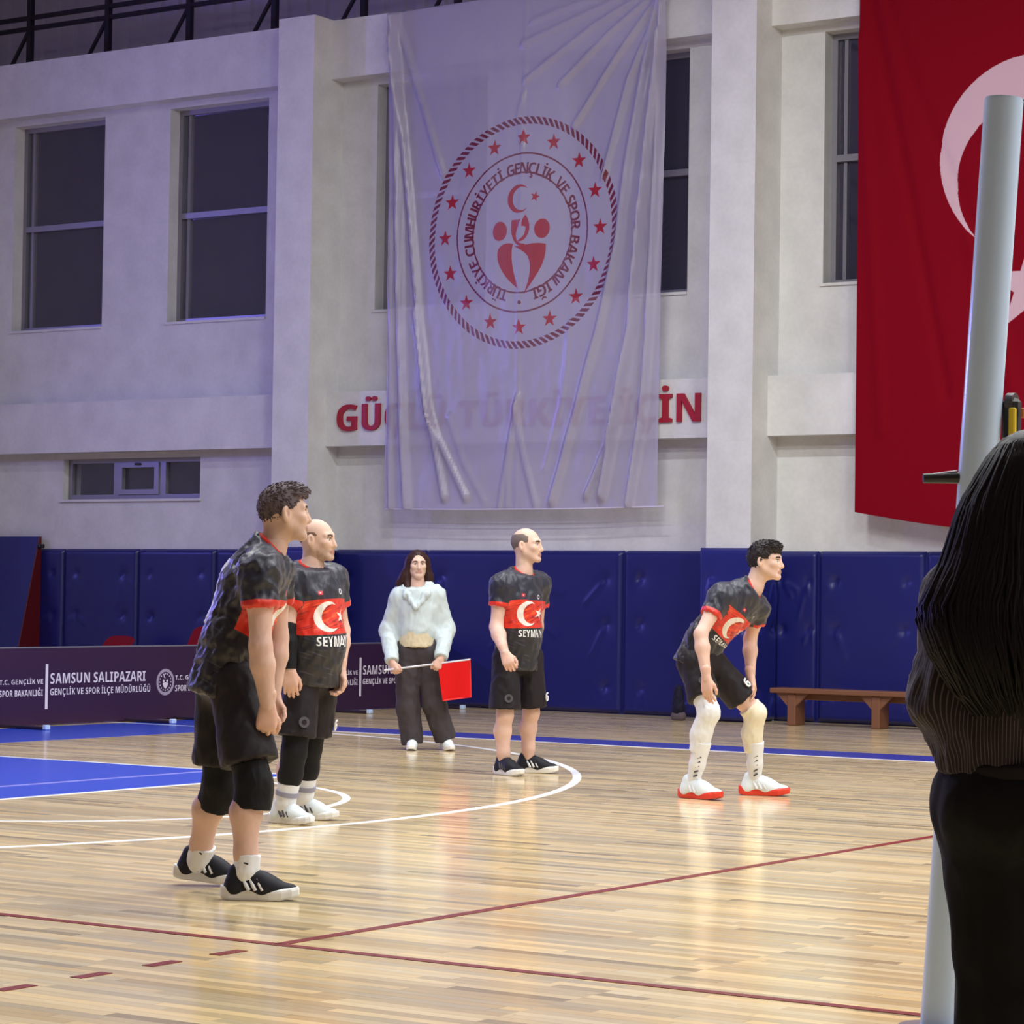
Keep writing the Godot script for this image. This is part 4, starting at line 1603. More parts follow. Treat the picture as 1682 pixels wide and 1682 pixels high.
# a loose top: trunk and sleeves in one, with uv round the trunk (u) and from neck to hem (v)
func top_mesh(j: Dictionary, s: Dictionary, t: Dictionary) -> ArrayMesh:
	var side := torso_side_now
	var front: Vector3 = s.front
	var hem: Vector3 = j.pelvis + (j.pelvis - j.waist).normalized() * t.get("below", 0.10)
	var k: float = t.get("wide", 1.0)
	var b := box_of([hem, j.neck, j.sr, j.sl, j.sr.lerp(j.er, t.sleeve), j.sl.lerp(j.el, t.sleeve)] + ([j.er, j.el, j.wr, j.wl] if t.sleeve >= 1.0 else []), 0.24)
	var f := Field.new(b[0], b[1], t.get("cell", 0.0115))
	var rh: float = t.get("hip", 0.165) * k
	var rw: float = t.get("waist", 0.15) * k
	var rc: float = t.get("chest", 0.165) * k
	var sq: Vector3 = front * t.get("flat", 0.38)
	f.cone(j.waist, hem, rw, rh, 0.06, sq, 2)
	f.cone(j.waist, j.chest, rw, rc, 0.06, sq)
	f.cone(j.chest, j.neck - (j.neck - j.chest) * 0.35, rc, 0.12 * k, 0.06, sq)
	f.cone(j.sr, j.sl, 0.068, 0.068, 0.07)
	f.cone(j.neck - (j.neck - j.chest) * 0.25, j.neck, 0.09, 0.064, 0.06)
	for q in [j.sr, j.sl]:
		f.cone(j.neck, q.lerp(j.neck, 0.15), 0.058, 0.064, 0.06)
	if t.has("belly"):
		f.ball(j.waist.lerp(j.pelvis, 0.3) + front * 0.06, Basis(side, Vector3.UP, front), Vector3(0.14, 0.15, 0.10) * t.belly, 0.06)
	for q in [["sr", "er", "wr"], ["sl", "el", "wl"]]:
		var a: Vector3 = j[q[0]]
		var e: Vector3 = j[q[1]]
		var w: Vector3 = j[q[2]]
		var r0: float = t.get("sleeve_r", 0.07)
		if t.sleeve < 1.0:
			f.cone(a, a.lerp(e, t.sleeve), r0, r0 * 0.98, 0.05, Vector3.ZERO, 2)
		else:
			f.cone(a, e, r0 * 1.05, r0, 0.05)
			var end := e.lerp(w, t.sleeve - 1.0)
			f.cone(e, end, r0, t.get("cuff_r", r0 * 0.7), 0.04, Vector3.ZERO, 2)
	f.plane(j.neck + (j.neck - j.chest).normalized() * 0.012, (j.neck - j.chest).normalized() + front * 0.35)
	var net := f.net()
	var v: PackedVector3Array = net[0]
	var ix: PackedInt32Array = net[1]
	var wr: float = t.get("wrinkle", 0.005)
	var n := normals_of(v, ix)
	var fs: Vector3 = t.get("folds", Vector3(9, 5, 9))
	for i in v.size():
		v[i] += n[i] * wr * fold(v[i] * fs + Vector3(j.head.x, 0, j.head.z) * 7.0)
	n = normals_of(v, ix)
	# uv
	var spine := [hem, j.waist, j.chest, j.neck]
	var lens := [0.0]
	for i in 3:
		lens.append(lens[i] + spine[i].distance_to(spine[i + 1]))
	var ov := PackedVector3Array()
	var on := PackedVector3Array()
	var ou := PackedVector2Array()
	var torso_uv := func(p: Vector3) -> Vector2:
		var best := 1e9
		var at := 0.0
		var foot := Vector3.ZERO
		for i in 3:
			var a: Vector3 = spine[i]
			var d: Vector3 = spine[i + 1] - a
			var h := (p - a).dot(d) / d.length_squared()
			h = clampf(h, 0.0 if i else -0.5, 1.0 if i < 2 else 1.4)
			var q := p.distance_squared_to(a + d * h)
			if q < best:
				best = q
				at = lens[i] + d.length() * h
				foot = a + d * h
		var r := p - foot
		return Vector2(atan2(r.dot(-side), r.dot(front)) / TAU + 0.5, (1.0 - at / lens[3]) * 0.75)
	var arm := func(p: Vector3) -> float:   # how far down a sleeve, or -1 on the trunk
		for q in [["sr", "er"], ["sl", "el"]]:
			var a: Vector3 = j[q[0]]
			var d: Vector3 = j[q[1]] - a
			var h := (p - a).dot(d) / d.length_squared()
			var off := (p - a - d * clampf(h, 0.0, 1.0)).length()
			if h > 0.04 and off < 0.088 and (p - a).dot((a - j.chest).normalized()) > -0.045 - 0.02 * h:
				return h / t.sleeve
		return -1.0
	var arm_at := PackedFloat32Array()
	var tuv := PackedVector2Array()
	for p in v:
		arm_at.append(arm.call(p))
		tuv.append(torso_uv.call(p))
	for i in range(0, ix.size(), 3):
		var on_arm := 0
		for q in 3:
			if arm_at[ix[i + q]] >= 0.0:
				on_arm += 1
		var u0 := tuv[ix[i]].x
		for q in 3:
			var at := ix[i + q]
			ov.append(v[at])
			on.append(n[at])
			if on_arm >= 2:
				ou.append(Vector2(tuv[at].x, 0.76 + 0.23 * clampf(arm_at[at], 0.0, 1.0)))
			else:
				var uv := tuv[at]
				if uv.x - u0 > 0.5:
					uv.x -= 1.0
				elif u0 - uv.x > 0.5:
					uv.x += 1.0
				uv.y = clampf(uv.y, 0.002, 0.748)
				ou.append(uv)
	return arrays(ov, on, PackedInt32Array(), ou)


func shirt_texture() -> ImageTexture:   # 1024 x 1024: trunk in the upper three quarters, sleeve in the last
	var w := 1024
	var im := Image.create(w, 1024, false, Image.FORMAT_RGB8)
	im.fill(srgb(36, 37, 54))
	var dark := srgb(28, 26, 34)
	im.fill_rect(Rect2i(0, 330, w, 438), dark)
	var rng := RandomNumberGenerator.new()
	rng.seed = 9
	# thin grey claw stripes on the lower part and the back
	for i in 90:
		var x := rng.randf_range(0, w)
		var y := rng.randf_range(250, 760)
		var l := rng.randf_range(40, 130)
		var t := rng.randf_range(1.5, 5.0)
		var d := 1.0 if x < 512 else -1.0
		fill_poly(im, PackedVector2Array([Vector2(x, y), Vector2(x + l * 0.5, y + t + l * 0.10 * d), Vector2(x + l, y + l * 0.24 * d), Vector2(x + l * 0.5, y - t + l * 0.10 * d)]), srgb(58, 58, 70))
	# red chest band with darker claws, crescent and star
	var red := srgb(214, 44, 26)
	fill_poly(im, PackedVector2Array([Vector2(240, 246), Vector2(300, 224), Vector2(420, 210), Vector2(604, 210), Vector2(724, 224), Vector2(784, 246), Vector2(790, 420), Vector2(700, 438), Vector2(324, 438), Vector2(234, 420)]), red)
	for i in 44:
		var x := rng.randf_range(240, 720)
		var y := rng.randf_range(244, 434)
		var l := rng.randf_range(40, 130)
		var t := rng.randf_range(3.0, 9.0)
		fill_poly(im, PackedVector2Array([Vector2(x, y), Vector2(x + l * 0.5, y - t - l * 0.12), Vector2(minf(x + l, 760), y - l * 0.3), Vector2(x + l * 0.5, y + t - l * 0.12)]), srgb(150, 20, 20) if i % 3 else srgb(236, 84, 34))
	fill_poly(im, crescent_pts(Vector2(486, 324), 98.0, Vector2(518, 324), 79.0), srgb(236, 230, 226))
	fill_poly(im, star_pts(Vector2(610, 328), 48.0, 0.3), srgb(236, 230, 226))
	draw_text(im, "SEYMAN", bold, Rect2(400, 450, 240, 52), srgb(232, 232, 236))
	# small marks on the chest
	im.fill_rect(Rect2i(418, 158, 30, 24), srgb(214, 40, 60))
	fill_poly(im, star_pts(Vector2(433, 170), 7.0), srgb(240, 225, 225))
	fill_poly(im, disc_pts(Vector2(600, 168), Vector2(14, 17)), srgb(215, 215, 225))
	fill_poly(im, disc_pts(Vector2(600, 168), Vector2(8, 10)), srgb(70, 70, 90))
	# white vertical strip down the back, right at the seam
	im.fill_rect(Rect2i(0, 130, 26, 330), srgb(220, 222, 230))
	im.fill_rect(Rect2i(w - 26, 130, 26, 330), srgb(220, 222, 230))
	# sleeve with a red cuff
	im.fill_rect(Rect2i(0, 768, w, 256), srgb(32, 33, 48))
	im.fill_rect(Rect2i(0, 970, w, 54), red)
	return ImageTexture.create_from_image(im)


# shorts or trousers: hips and two legs
func pants_net(j: Dictionary, s: Dictionary, t: Dictionary) -> Array:
	var front: Vector3 = s.front
	var ends := []
	var pts := [j.hr, j.hl, j.waist, j.pelvis]
	for q in [["hr", "kr", "ar"], ["hl", "kl", "al"]]:
		var e: Vector3 = j[q[0]].lerp(j[q[1]], t.len) if t.len <= 1.0 else j[q[1]].lerp(j[q[2]], t.len - 1.0)
		ends.append(e)
		pts.append(e)
		pts.append(j[q[1]] if t.len > 1.0 else e)
	var b := box_of(pts, 0.22)
	var f := Field.new(b[0], b[1], t.get("cell", 0.0115))
	var up: Vector3 = (j.waist - j.pelvis).normalized()
	f.cone(j.pelvis, j.pelvis + up * t.get("rise", 0.13), t.hip, t.hip * 0.9, 0.06, front * 0.32, 2)
	f.cone(j.hr, j.hl, t.seat, t.seat, 0.06)
	if t.has("bottom"):
		f.ball(j.pelvis - front * 0.06 - up * 0.04, Basis(torso_side_now, Vector3.UP, front), Vector3(0.15, 0.12, 0.11) * t.bottom, 0.06)
	for i in 2:
		var h: Vector3 = [j.hr, j.hl][i]
		var k: Vector3 = [j.kr, j.kl][i]
		if t.len <= 1.0:
			f.cone(h, ends[i], t.seat * 0.98, t.leg, t.get("k", 0.025), Vector3.ZERO, 2)
		else:
			f.cone(h, k, t.seat * 0.95, t.get("knee", t.leg), 0.025)
			f.cone(k, ends[i], t.get("knee", t.leg), t.leg, 0.03, Vector3.ZERO, 2)
	return f.net()


func shoe_parts() -> void:
	var f := Field.new(Vector3(-0.13, -0.01, -0.09), Vector3(0.28, 0.19, 0.09), 0.0055)
	f.cone(Vector3(-0.045, 0.04, 0), Vector3(-0.03, 0.105, 0), 0.041, 0.038, 0.02)
	f.cone(Vector3(-0.03, 0.05, 0), Vector3(0.07, 0.06, 0), 0.041, 0.042, 0.03)
	f.cone(Vector3(0.02, 0.09, 0), Vector3(0.10, 0.055, 0), 0.036, 0.036, 0.03)
	f.cone(Vector3(0.08, 0.04, 0), Vector3(0.175, 0.03, -0.004), 0.044, 0.036, 0.03)
	f.cone(Vector3(0.0, 0.13, 0), Vector3(0.0, 0.2, 0), 0.03, 0.05, 0.012, Vector3.ZERO, 0, true)
	f.plane(Vector3(0, 0.02, 0), Vector3.DOWN)
	shoe_meshes.upper = net_mesh(f.net())
	var p := PackedVector2Array()
	var prof := [[-0.098, 0.012], [-0.09, 0.03], [-0.06, 0.041], [0.0, 0.04], [0.05, 0.04], [0.1, 0.047], [0.15, 0.047], [0.19, 0.036], [0.213, 0.018]]
	for q in prof:
		p.append(Vector2(q[0], q[1]))
	for i in range(prof.size() - 1, -1, -1):
		p.append(Vector2(prof[i][0], -prof[i][1]))
	var st := st_new()
	var n := p.size()
	var lev := [0.0, 0.008, 0.028, 0.036]
	var grow := [0.94, 1.0, 1.0, 0.95]
	var pt := func(i: int, l: int) -> Vector3:
		var q := p[i % n]
		var rise := 0.016 * pow(clampf((q.x - 0.11) / 0.1, 0.0, 1.0), 2.0) + 0.010 * pow(clampf((-q.x - 0.06) / 0.04, 0.0, 1.0), 2.0)
		return Vector3(q.x * (1.0 if l == 1 or l == 2 else 0.98), lev[l] + rise + (0.012 * clampf((-q.x + 0.02) / 0.1, 0.0, 1.0) if l > 1 else 0.0), q.y * grow[l])
	for l in 3:
		for i in n:
			quad(st, pt.call(i + 1, l), pt.call(i + 1, l + 1), pt.call(i, l + 1), pt.call(i, l))
	for i in range(1, n - 1):
		for q in [0, i + 1, i]:
			st.add_vertex(pt.call(q, 0))
		for q in [0, i, i + 1]:
			st.add_vertex(pt.call(q, 3))
	shoe_meshes.sole = done(st)
	var lc := st_new()
	for i in 5:
		var x := 0.045 + i * 0.018
		var y := 0.118 - i * 0.012
		lc.append_from(tube([Vector3(x, y - 0.016, -0.03), Vector3(x + 0.004, y, -0.012), Vector3(x + 0.004, y, 0.012), Vector3(x, y - 0.016, 0.03)], [0.003, 0.004, 0.004, 0.003], 6), 0, Transform3D())
	shoe_meshes.laces = lc.commit()
	for s in [-1.0, 1.0]:
		for i in 3:
			var x := 0.0 + i * 0.027
			shoe_meshes["stripe%d%d" % [int(s), i]] = tube([Vector3(x + 0.022, 0.04, s * 0.0455), Vector3(x + 0.010, 0.06, s * 0.0445), Vector3(x - 0.004, 0.084, s * 0.037)], [0.008, 0.008, 0.006], 6)


func shoe(parent: Node3D, ankle: Vector3, toe: Vector3, upper: Material, sole: Material, laces: Material, stripe: Material = null, pitch := 0.0, size := 1.0) -> void:
	var yaw := atan2(-toe.z, toe.x)
	var o := Node3D.new()
	o.name = "shoe"
	parent.add_child(o, true)
	o.position = Vector3(ankle.x, 0.002 + absf(sin(pitch)) * (0.2 if pitch > 0 else 0.1) * size, ankle.z)
	o.rotation = Vector3(0, yaw, -pitch)
	o.scale = Vector3.ONE * size
	put("upper", shoe_meshes.upper, upper, o)
	put("sole", shoe_meshes.sole, sole, o)
	put("laces", shoe_meshes.laces, laces, o)
	if stripe:
		for s in [-1, 1]:
			for i in 3:
				put("stripe", shoe_meshes["stripe%d%d" % [s, i]], stripe, o)


func collar(parent: Node3D, j: Dictionary, s: Dictionary, m: Material, r := 0.068) -> void:
	var up: Vector3 = ((j.neck - j.chest).normalized() + s.front * 0.42).normalized()
	var b := frame_of(up)
	var pts := []
	var rad := []
	for i in 25:
		var a := TAU * i / 24.0
		pts.append(j.neck + up * 0.004 + (b.x * cos(a) + b.z * sin(a)) * r)
		rad.append(0.0125)
	put("collar", tube(pts, rad, 8, false), m, parent)


func start_person(label: String, j: Dictionary, s: Dictionary) -> Node3D:
	var o := base("person", j.at, label, "person")
	torso_side_now = torso_side(j)
	var up: Vector3 = (j.chest - j.pelvis).normalized()
	var fr: Vector3 = torso_side_now.cross(up).normalized()
	if fr.dot(s.front) < 0.0:
		fr = -fr
	s.front = fr
	var m := painted(0.55, 0.35)
	m.subsurf_scatter_enabled = true
	m.subsurf_scatter_strength = 0.06
	put("body", body_mesh(j, s), m, o)
	return o


func player(label: String, j: Dictionary, s: Dictionary, top: Dictionary, shorts: Dictionary, hair: Dictionary) -> Node3D:
	var o := start_person(label, j, s)
	var red := cloth_mat(srgb(206, 44, 34), 0.7)
	put("jersey", top_mesh(j, s, top), shirt_mat, o)
	collar(o, j, s, red)
	var sh := put("shorts", net_mesh(pants_net(j, s, shorts), 0.006, Vector3(7, 4, 7)), M.shorts, o)
	# printed badge and number on the legs of the shorts
	for q in [["hr", "kr", 0.0], ["hl", "kl", 1.0]]:
		if shorts.has("marks"):
			break
		var a: Vector3 = j[q[0]]
		var e: Vector3 = j[q[0]].lerp(j[q[1]], shorts.len)
		var ax := (e - a).normalized()
		var out: Vector3 = (torso_side_now * (0.5 if q[2] == 0.0 else -0.55) + s.front).normalized()
		out = (out - ax * out.dot(ax)).normalized()
		var c: Vector3 = e - ax * 0.075 + out * (shorts.leg + 0.012)
		var b := Basis(out.cross(ax).normalized(), -ax, out)
		var inst := MeshInstance3D.new()
		if q[2] == 0.0:
			inst.mesh = tube([Vector3.ZERO, Vector3(0, 0.004, 0)], [0.030, 0.030], 18)
			inst.transform = Transform3D(Basis(b.x, b.z, -b.y), c - out * 0.004)
			inst.material_override = M.badge
			inst.name = "badge"
			var dotm := put("badge_mark", tube([Vector3(0, 0.004, 0), Vector3(0, 0.006, 0)], [0.014, 0.014], 10), M.shorts, sh)
			dotm.transform = inst.transform
		else:
			var tm := TextMesh.new()
			tm.text = "6"
			tm.font = bold
			tm.font_size = 64
			tm.pixel_size = 0.0013
			tm.depth = 0.006
			inst.mesh = tm
			inst.transform = Transform3D(b, c)
			inst.material_override = M.white_cloth
			inst.name = "number"
		sh.add_child(inst, true)
	if hair.size():
		put("hair", hair_cap(j, s, hair), hair.mat, o)
	return o


func people() -> void:
	shoe_parts()
	shirt_mat = cloth_mat(Color.WHITE, 0.42, 0.3)
	shirt_mat.metallic_specular = 0.5
	shirt_mat.albedo_texture = shirt_texture()
	M.shorts = cloth_mat(srgb(34, 29, 34), 0.6, 0.3)
	M.badge = cloth_mat(srgb(84, 80, 86), 0.7)
	M.white_cloth = cloth_mat(srgb(232, 234, 238), 0.75, 0.2)
	M.black_cloth = cloth_mat(srgb(17, 16, 20), 0.7, 0.3)
	var dark_hair := mat(srgb(38, 30, 30), 0.55, 0.0, 0.4)
	var brown_hair := mat(srgb(94, 81, 86), 0.6, 0.0, 0.4)
	var black_up := cloth_mat(srgb(30, 30, 38), 0.6)
	var white_up := cloth_mat(srgb(228, 238, 242), 0.6)
	var white_sole := mat(srgb(236, 236, 232), 0.5)
	var J := joints()

	# the tall player in the foreground, back bent, arms hanging, looking away to the right
	var j: Dictionary = J.man1
	var s := {"skin": SKIN_A, "front": Vector3(0.55, 0, -0.83), "look": Vector3(0.62, 0.02, -0.80), "head_up": Vector3(0.05, 1, -0.06), "beard": 0.25, "head_size": 1.02, "head_cell": 0.0042, "hand_size": 1.0, "arm": 1.08, "leg": 1.06,
		"hand_r": {"curl": 0.75, "dir": Vector3(-0.05, -1, 0.05), "palm": Vector3(-0.45, 0.1, -0.5)}, "hand_l": {"curl": 0.5}}
	var o := player("tall bent player in black and red jersey with black knee pads and black striped shoes", j, s,
		{"sleeve": 0.50, "sleeve_r": 0.078, "below": 0.11, "hip": 0.186, "waist": 0.165, "chest": 0.178, "flat": 0.30, "wrinkle": 0.013, "folds": Vector3(8, 7, 8)},
		{"len": 0.80, "hip": 0.14, "seat": 0.106, "leg": 0.122, "rise": 0.08, "bottom": 0.62, "k": 0.03, "marks": 0},
		{"thick": 0.006, "top": 0.010, "front": 0.062, "nape": -0.075, "rough": 0.004, "mat": brown_hair, "bristle": 900})
	for q in [["kr", "hr", "ar"], ["kl", "hl", "al"]]:
		var k: Vector3 = j[q[0]]
		var f := Field.new(k - Vector3.ONE * 0.22, k + Vector3.ONE * 0.22, 0.006)
		f.cone(k.lerp(j[q[1]], 0.20), k, 0.078, 0.074, 0.02, Vector3.ZERO, 1)
		f.cone(k, k.lerp(j[q[2]], 0.25), 0.076, 0.08, 0.02, Vector3.ZERO, 2)
		f.ball(k + s.front * 0.035, Basis(torso_side_now, Vector3.UP, s.front), Vector3(0.065, 0.085, 0.05), 0.02)
		put("knee_pad", net_mesh(f.net(), 0.002), M.black_cloth, o)
	socks(o, j, 0.30, 0.05, M.white_cloth)
	shoe(o, j.ar, Vector3(0.86, 0, -0.5), black_up, white_sole, black_up, M.white_cloth, 0.0, 1.04)
	shoe(o, j.al, Vector3(0.9, 0, -0.44), black_up, white_sole, black_up, M.white_cloth, 0.10, 1.04)

	# the bald player behind him, in white socks
	j = J.man2
	s = {"skin": SKIN_A, "front": Vector3(0.98, 0, -0.16), "look": Vector3(0.93, 0.0, -0.25), "beard": 0.45, "girth": 1.1, "head_size": 1.0, "arm": 1.0,
		"hand_r": {"curl": 0.4, "dir": Vector3(0.12, -1, 0.06), "palm": Vector3(-0.5, 0, -0.85)}, "hand_l": {"curl": 0.5, "dir": Vector3(0.1, -1, 0.1)}}
	o = player("stout bald player in black jersey with forearm sleeve and white socks", j, s,
		{"sleeve": 0.55, "sleeve_r": 0.075, "below": 0.09, "hip": 0.185, "waist": 0.17, "chest": 0.165, "flat": 0.22, "belly": 1.0, "wrinkle": 0.008},
		{"len": 0.80, "hip": 0.145, "seat": 0.098, "leg": 0.114, "rise": 0.08}, {})
	put("hair", hair_cap(j, s, {"thick": 0.003, "front": 0.0, "nape": -0.05, "bald": 0.045, "rough": 0.001}), mat(srgb(120, 92, 78), 0.7), o)
	put("arm_sleeve", net_mesh(hull([j.er.lerp(j.sr, 0.10), j.er, j.er.lerp(j.wr, 0.35), j.wr], [0.047, 0.047, 0.05, 0.036])), M.black_cloth, o)
	for q in [["hr", "kr", "ar"], ["hl", "kl", "al"]]:
		put("legging", net_mesh(hull([j[q[0]].lerp(j[q[1]], 0.6), j[q[1]], j[q[1]].lerp(j[q[2]], 0.35), j[q[1]].lerp(j[q[2]], 0.5)], [0.078, 0.07, 0.068, 0.062], 0.008)), M.black_cloth, o)
	socks(o, j, 0.52, 0.052, M.white_cloth, srgb(150, 148, 165))
	shoe(o, j.ar, Vector3(0.95, 0, 0.05), white_up, white_sole, white_up, M.badge, 0.0, 0.98)
	shoe(o, j.al, Vector3(0.95, 0, -0.35), white_up, white_sole, white_up, M.badge, 0.0, 0.98)

	# the balding player in mid court
	j = J.man3
	s = {"skin": SKIN_A * 1.08, "front": Vector3(0.98, 0, -0.1), "look": Vector3(0.97, 0.02, -0.24), "beard": 0.1, "head_size": 1.06, "arm": 1.08, "leg": 1.0,
		"hand_r": {"curl": 0.6, "dir": Vector3(0.5, -0.85, 0.15), "palm": Vector3(-0.3, -0.2, -0.9)}, "hand_l": {"curl": 0.5}}
	o = player("balding bare-legged player in black and red jersey standing upright in black shoes", j, s,
		{"sleeve": 0.52, "sleeve_r": 0.078, "below": 0.10, "hip": 0.178, "waist": 0.168, "chest": 0.175, "flat": 0.3, "wrinkle": 0.008},
		{"len": 0.90, "hip": 0.14, "seat": 0.094, "leg": 0.114, "rise": 0.08}, {})
	put("hair", hair_cap(j, s, {"thick": 0.006, "front": 0.02, "nape": -0.06, "bald": 0.075, "rough": 0.002}), mat(srgb(112, 98, 94), 0.7), o)
	shoe(o, j.ar, Vector3(0.95, 0, 0.35), black_up, white_sole, black_up, M.badge, 0.0, 1.02)
	shoe(o, j.al, Vector3(0.95, 0, -0.4), black_up, white_sole, black_up, M.white_cloth, 0.0, 1.02)

	# the crouching player, hands on his knees
	j = J.man4
	s = {"skin": SKIN_A * 1.05, "front": Vector3(0.8, -0.5, -0.1), "look": Vector3(0.98, 0.0, -0.22), "head_up": Vector3(0.02, 1, 0), "beard": 0.0, "head_size": 1.04, "arm": 0.98,
		"hand_r": {"curl": 0.25, "dir": Vector3(0.1, -1, 0.05), "palm": Vector3(0.1, 0.0, -0.6)}, "hand_l": {"curl": 0.3, "dir": Vector3(0.15, -1, 0.0), "palm": Vector3(-0.3, 0, 0.5)}}
	o = player("crouching dark-haired player with hands on knees and white knee sleeves", j, s,
		{"sleeve": 0.52, "sleeve_r": 0.07, "below": 0.08, "hip": 0.165, "waist": 0.145, "chest": 0.158, "flat": 0.45, "wrinkle": 0.010},
		{"len": 0.72, "hip": 0.135, "seat": 0.098, "leg": 0.105, "rise": 0.08}, {"thick": 0.016, "top": 0.010, "front": 0.05, "nape": -0.06, "rough": 0.006, "mat": dark_hair, "bristle": 700})
	var cream := cloth_mat(srgb(234, 226, 204), 0.75, 0.2)
	for q in [["hr", "kr", "ar", M.white_cloth, 0.42], ["hl", "kl", "al", cream, 0.14]]:
		var h: Vector3 = j[q[0]]
		var k: Vector3 = j[q[1]]
		var a: Vector3 = j[q[2]]
		var f := Field.new(k.min(h).min(a) - Vector3.ONE * 0.12, k.max(h).max(a) + Vector3.ONE * 0.12, 0.008)
		var back: Vector3 = Vector3(-0.02, 0, 0)
		f.cone(k.lerp(h, q[4]), k, 0.076, 0.066, 0.02, Vector3.ZERO, 1)
		f.ball(k + Vector3(0.02, 0, 0), Basis(), Vector3(0.056, 0.07, 0.058), 0.02)
		f.cone(k, k.lerp(a, 0.3) + back, 0.066, 0.067, 0.02)
		f.cone(k.lerp(a, 0.3) + back, k.lerp(a, 0.55) + back * 0.6, 0.067, 0.058, 0.02, Vector3.ZERO, 2)
		put("knee_sleeve", net_mesh(f.net(), 0.004), q[3], o)
	for q in [["kr", "ar"], ["kl", "al"]]:
		var k: Vector3 = j[q[0]]
		var a: Vector3 = j[q[1]]
		var sk := put("long_sock", net_mesh(hull([k.lerp(a, 0.4), k.lerp(a, 0.72), a + Vector3(0, 0.01, 0)], [0.06, 0.05, 0.04])), M.white_cloth, o)
		var up := (k - a).normalized()
		var outward := (torso_side_now + Vector3(0.8, 0, 0)).normalized()
		outward = (outward - up * outward.dot(up)).normalized()
		for i in 5:
			put("sock_letter", tube([a + up * (0.06 + i * 0.03) + outward * 0.048 - up.cross(outward) * 0.012, a + up * (0.075 + i * 0.03) + outward * 0.05 + up.cross(outward) * 0.012], [0.005, 0.006], 6), M.badge, sk)
	var red_sole := mat(srgb(226, 62, 40), 0.5)
	shoe(o, j.ar, Vector3(0.95, 0, 0.12), white_up, red_sole, white_up, M.white_cloth, 0.0, 1.06)
	shoe(o, j.al, Vector3(0.95, 0, -0.3), white_up, red_sole, white_up, M.white_cloth, 0.0, 1.06)

	line_judge(J.girl, white_up, white_sole)
	spectator(J.woman, black_up)


func socks(o: Node3D, j: Dictionary, height: float, r: float, m: Material, band := Color(0, 0, 0)) -> void:
	for q in [["kr", "ar"], ["kl", "al"]]:
		var k: Vector3 = j[q[0]]
		var a: Vector3 = j[q[1]]
		var t := a.lerp(k, height)
		var sk := put("sock", net_mesh(hull([t, a.lerp(k, height * 0.4), a + Vector3(0, 0.012, 0)], [r + height * 0.02, r, r * 0.86], 0.0065), 0.002), m, o)
		var up := (k - a).normalized()
		if band != Color(0, 0, 0):
			put("sock_stripe", tube([t - up * 0.05, t - up * 0.075], [r + height * 0.02 + 0.002, r + height * 0.02 + 0.001], 16), cloth_mat(band, 0.8), sk)
		else:
			var b := frame_of(up)
			var outward := Vector3(0.55, 0, 0.83)
			put("sock_mark", tube([t - up * 0.035 + outward * (r + 0.006) - b.x * 0.012, t - up * 0.03 + outward * (r + 0.006) + b.x * 0.016], [0.003, 0.004], 6), M.black_cloth, sk)


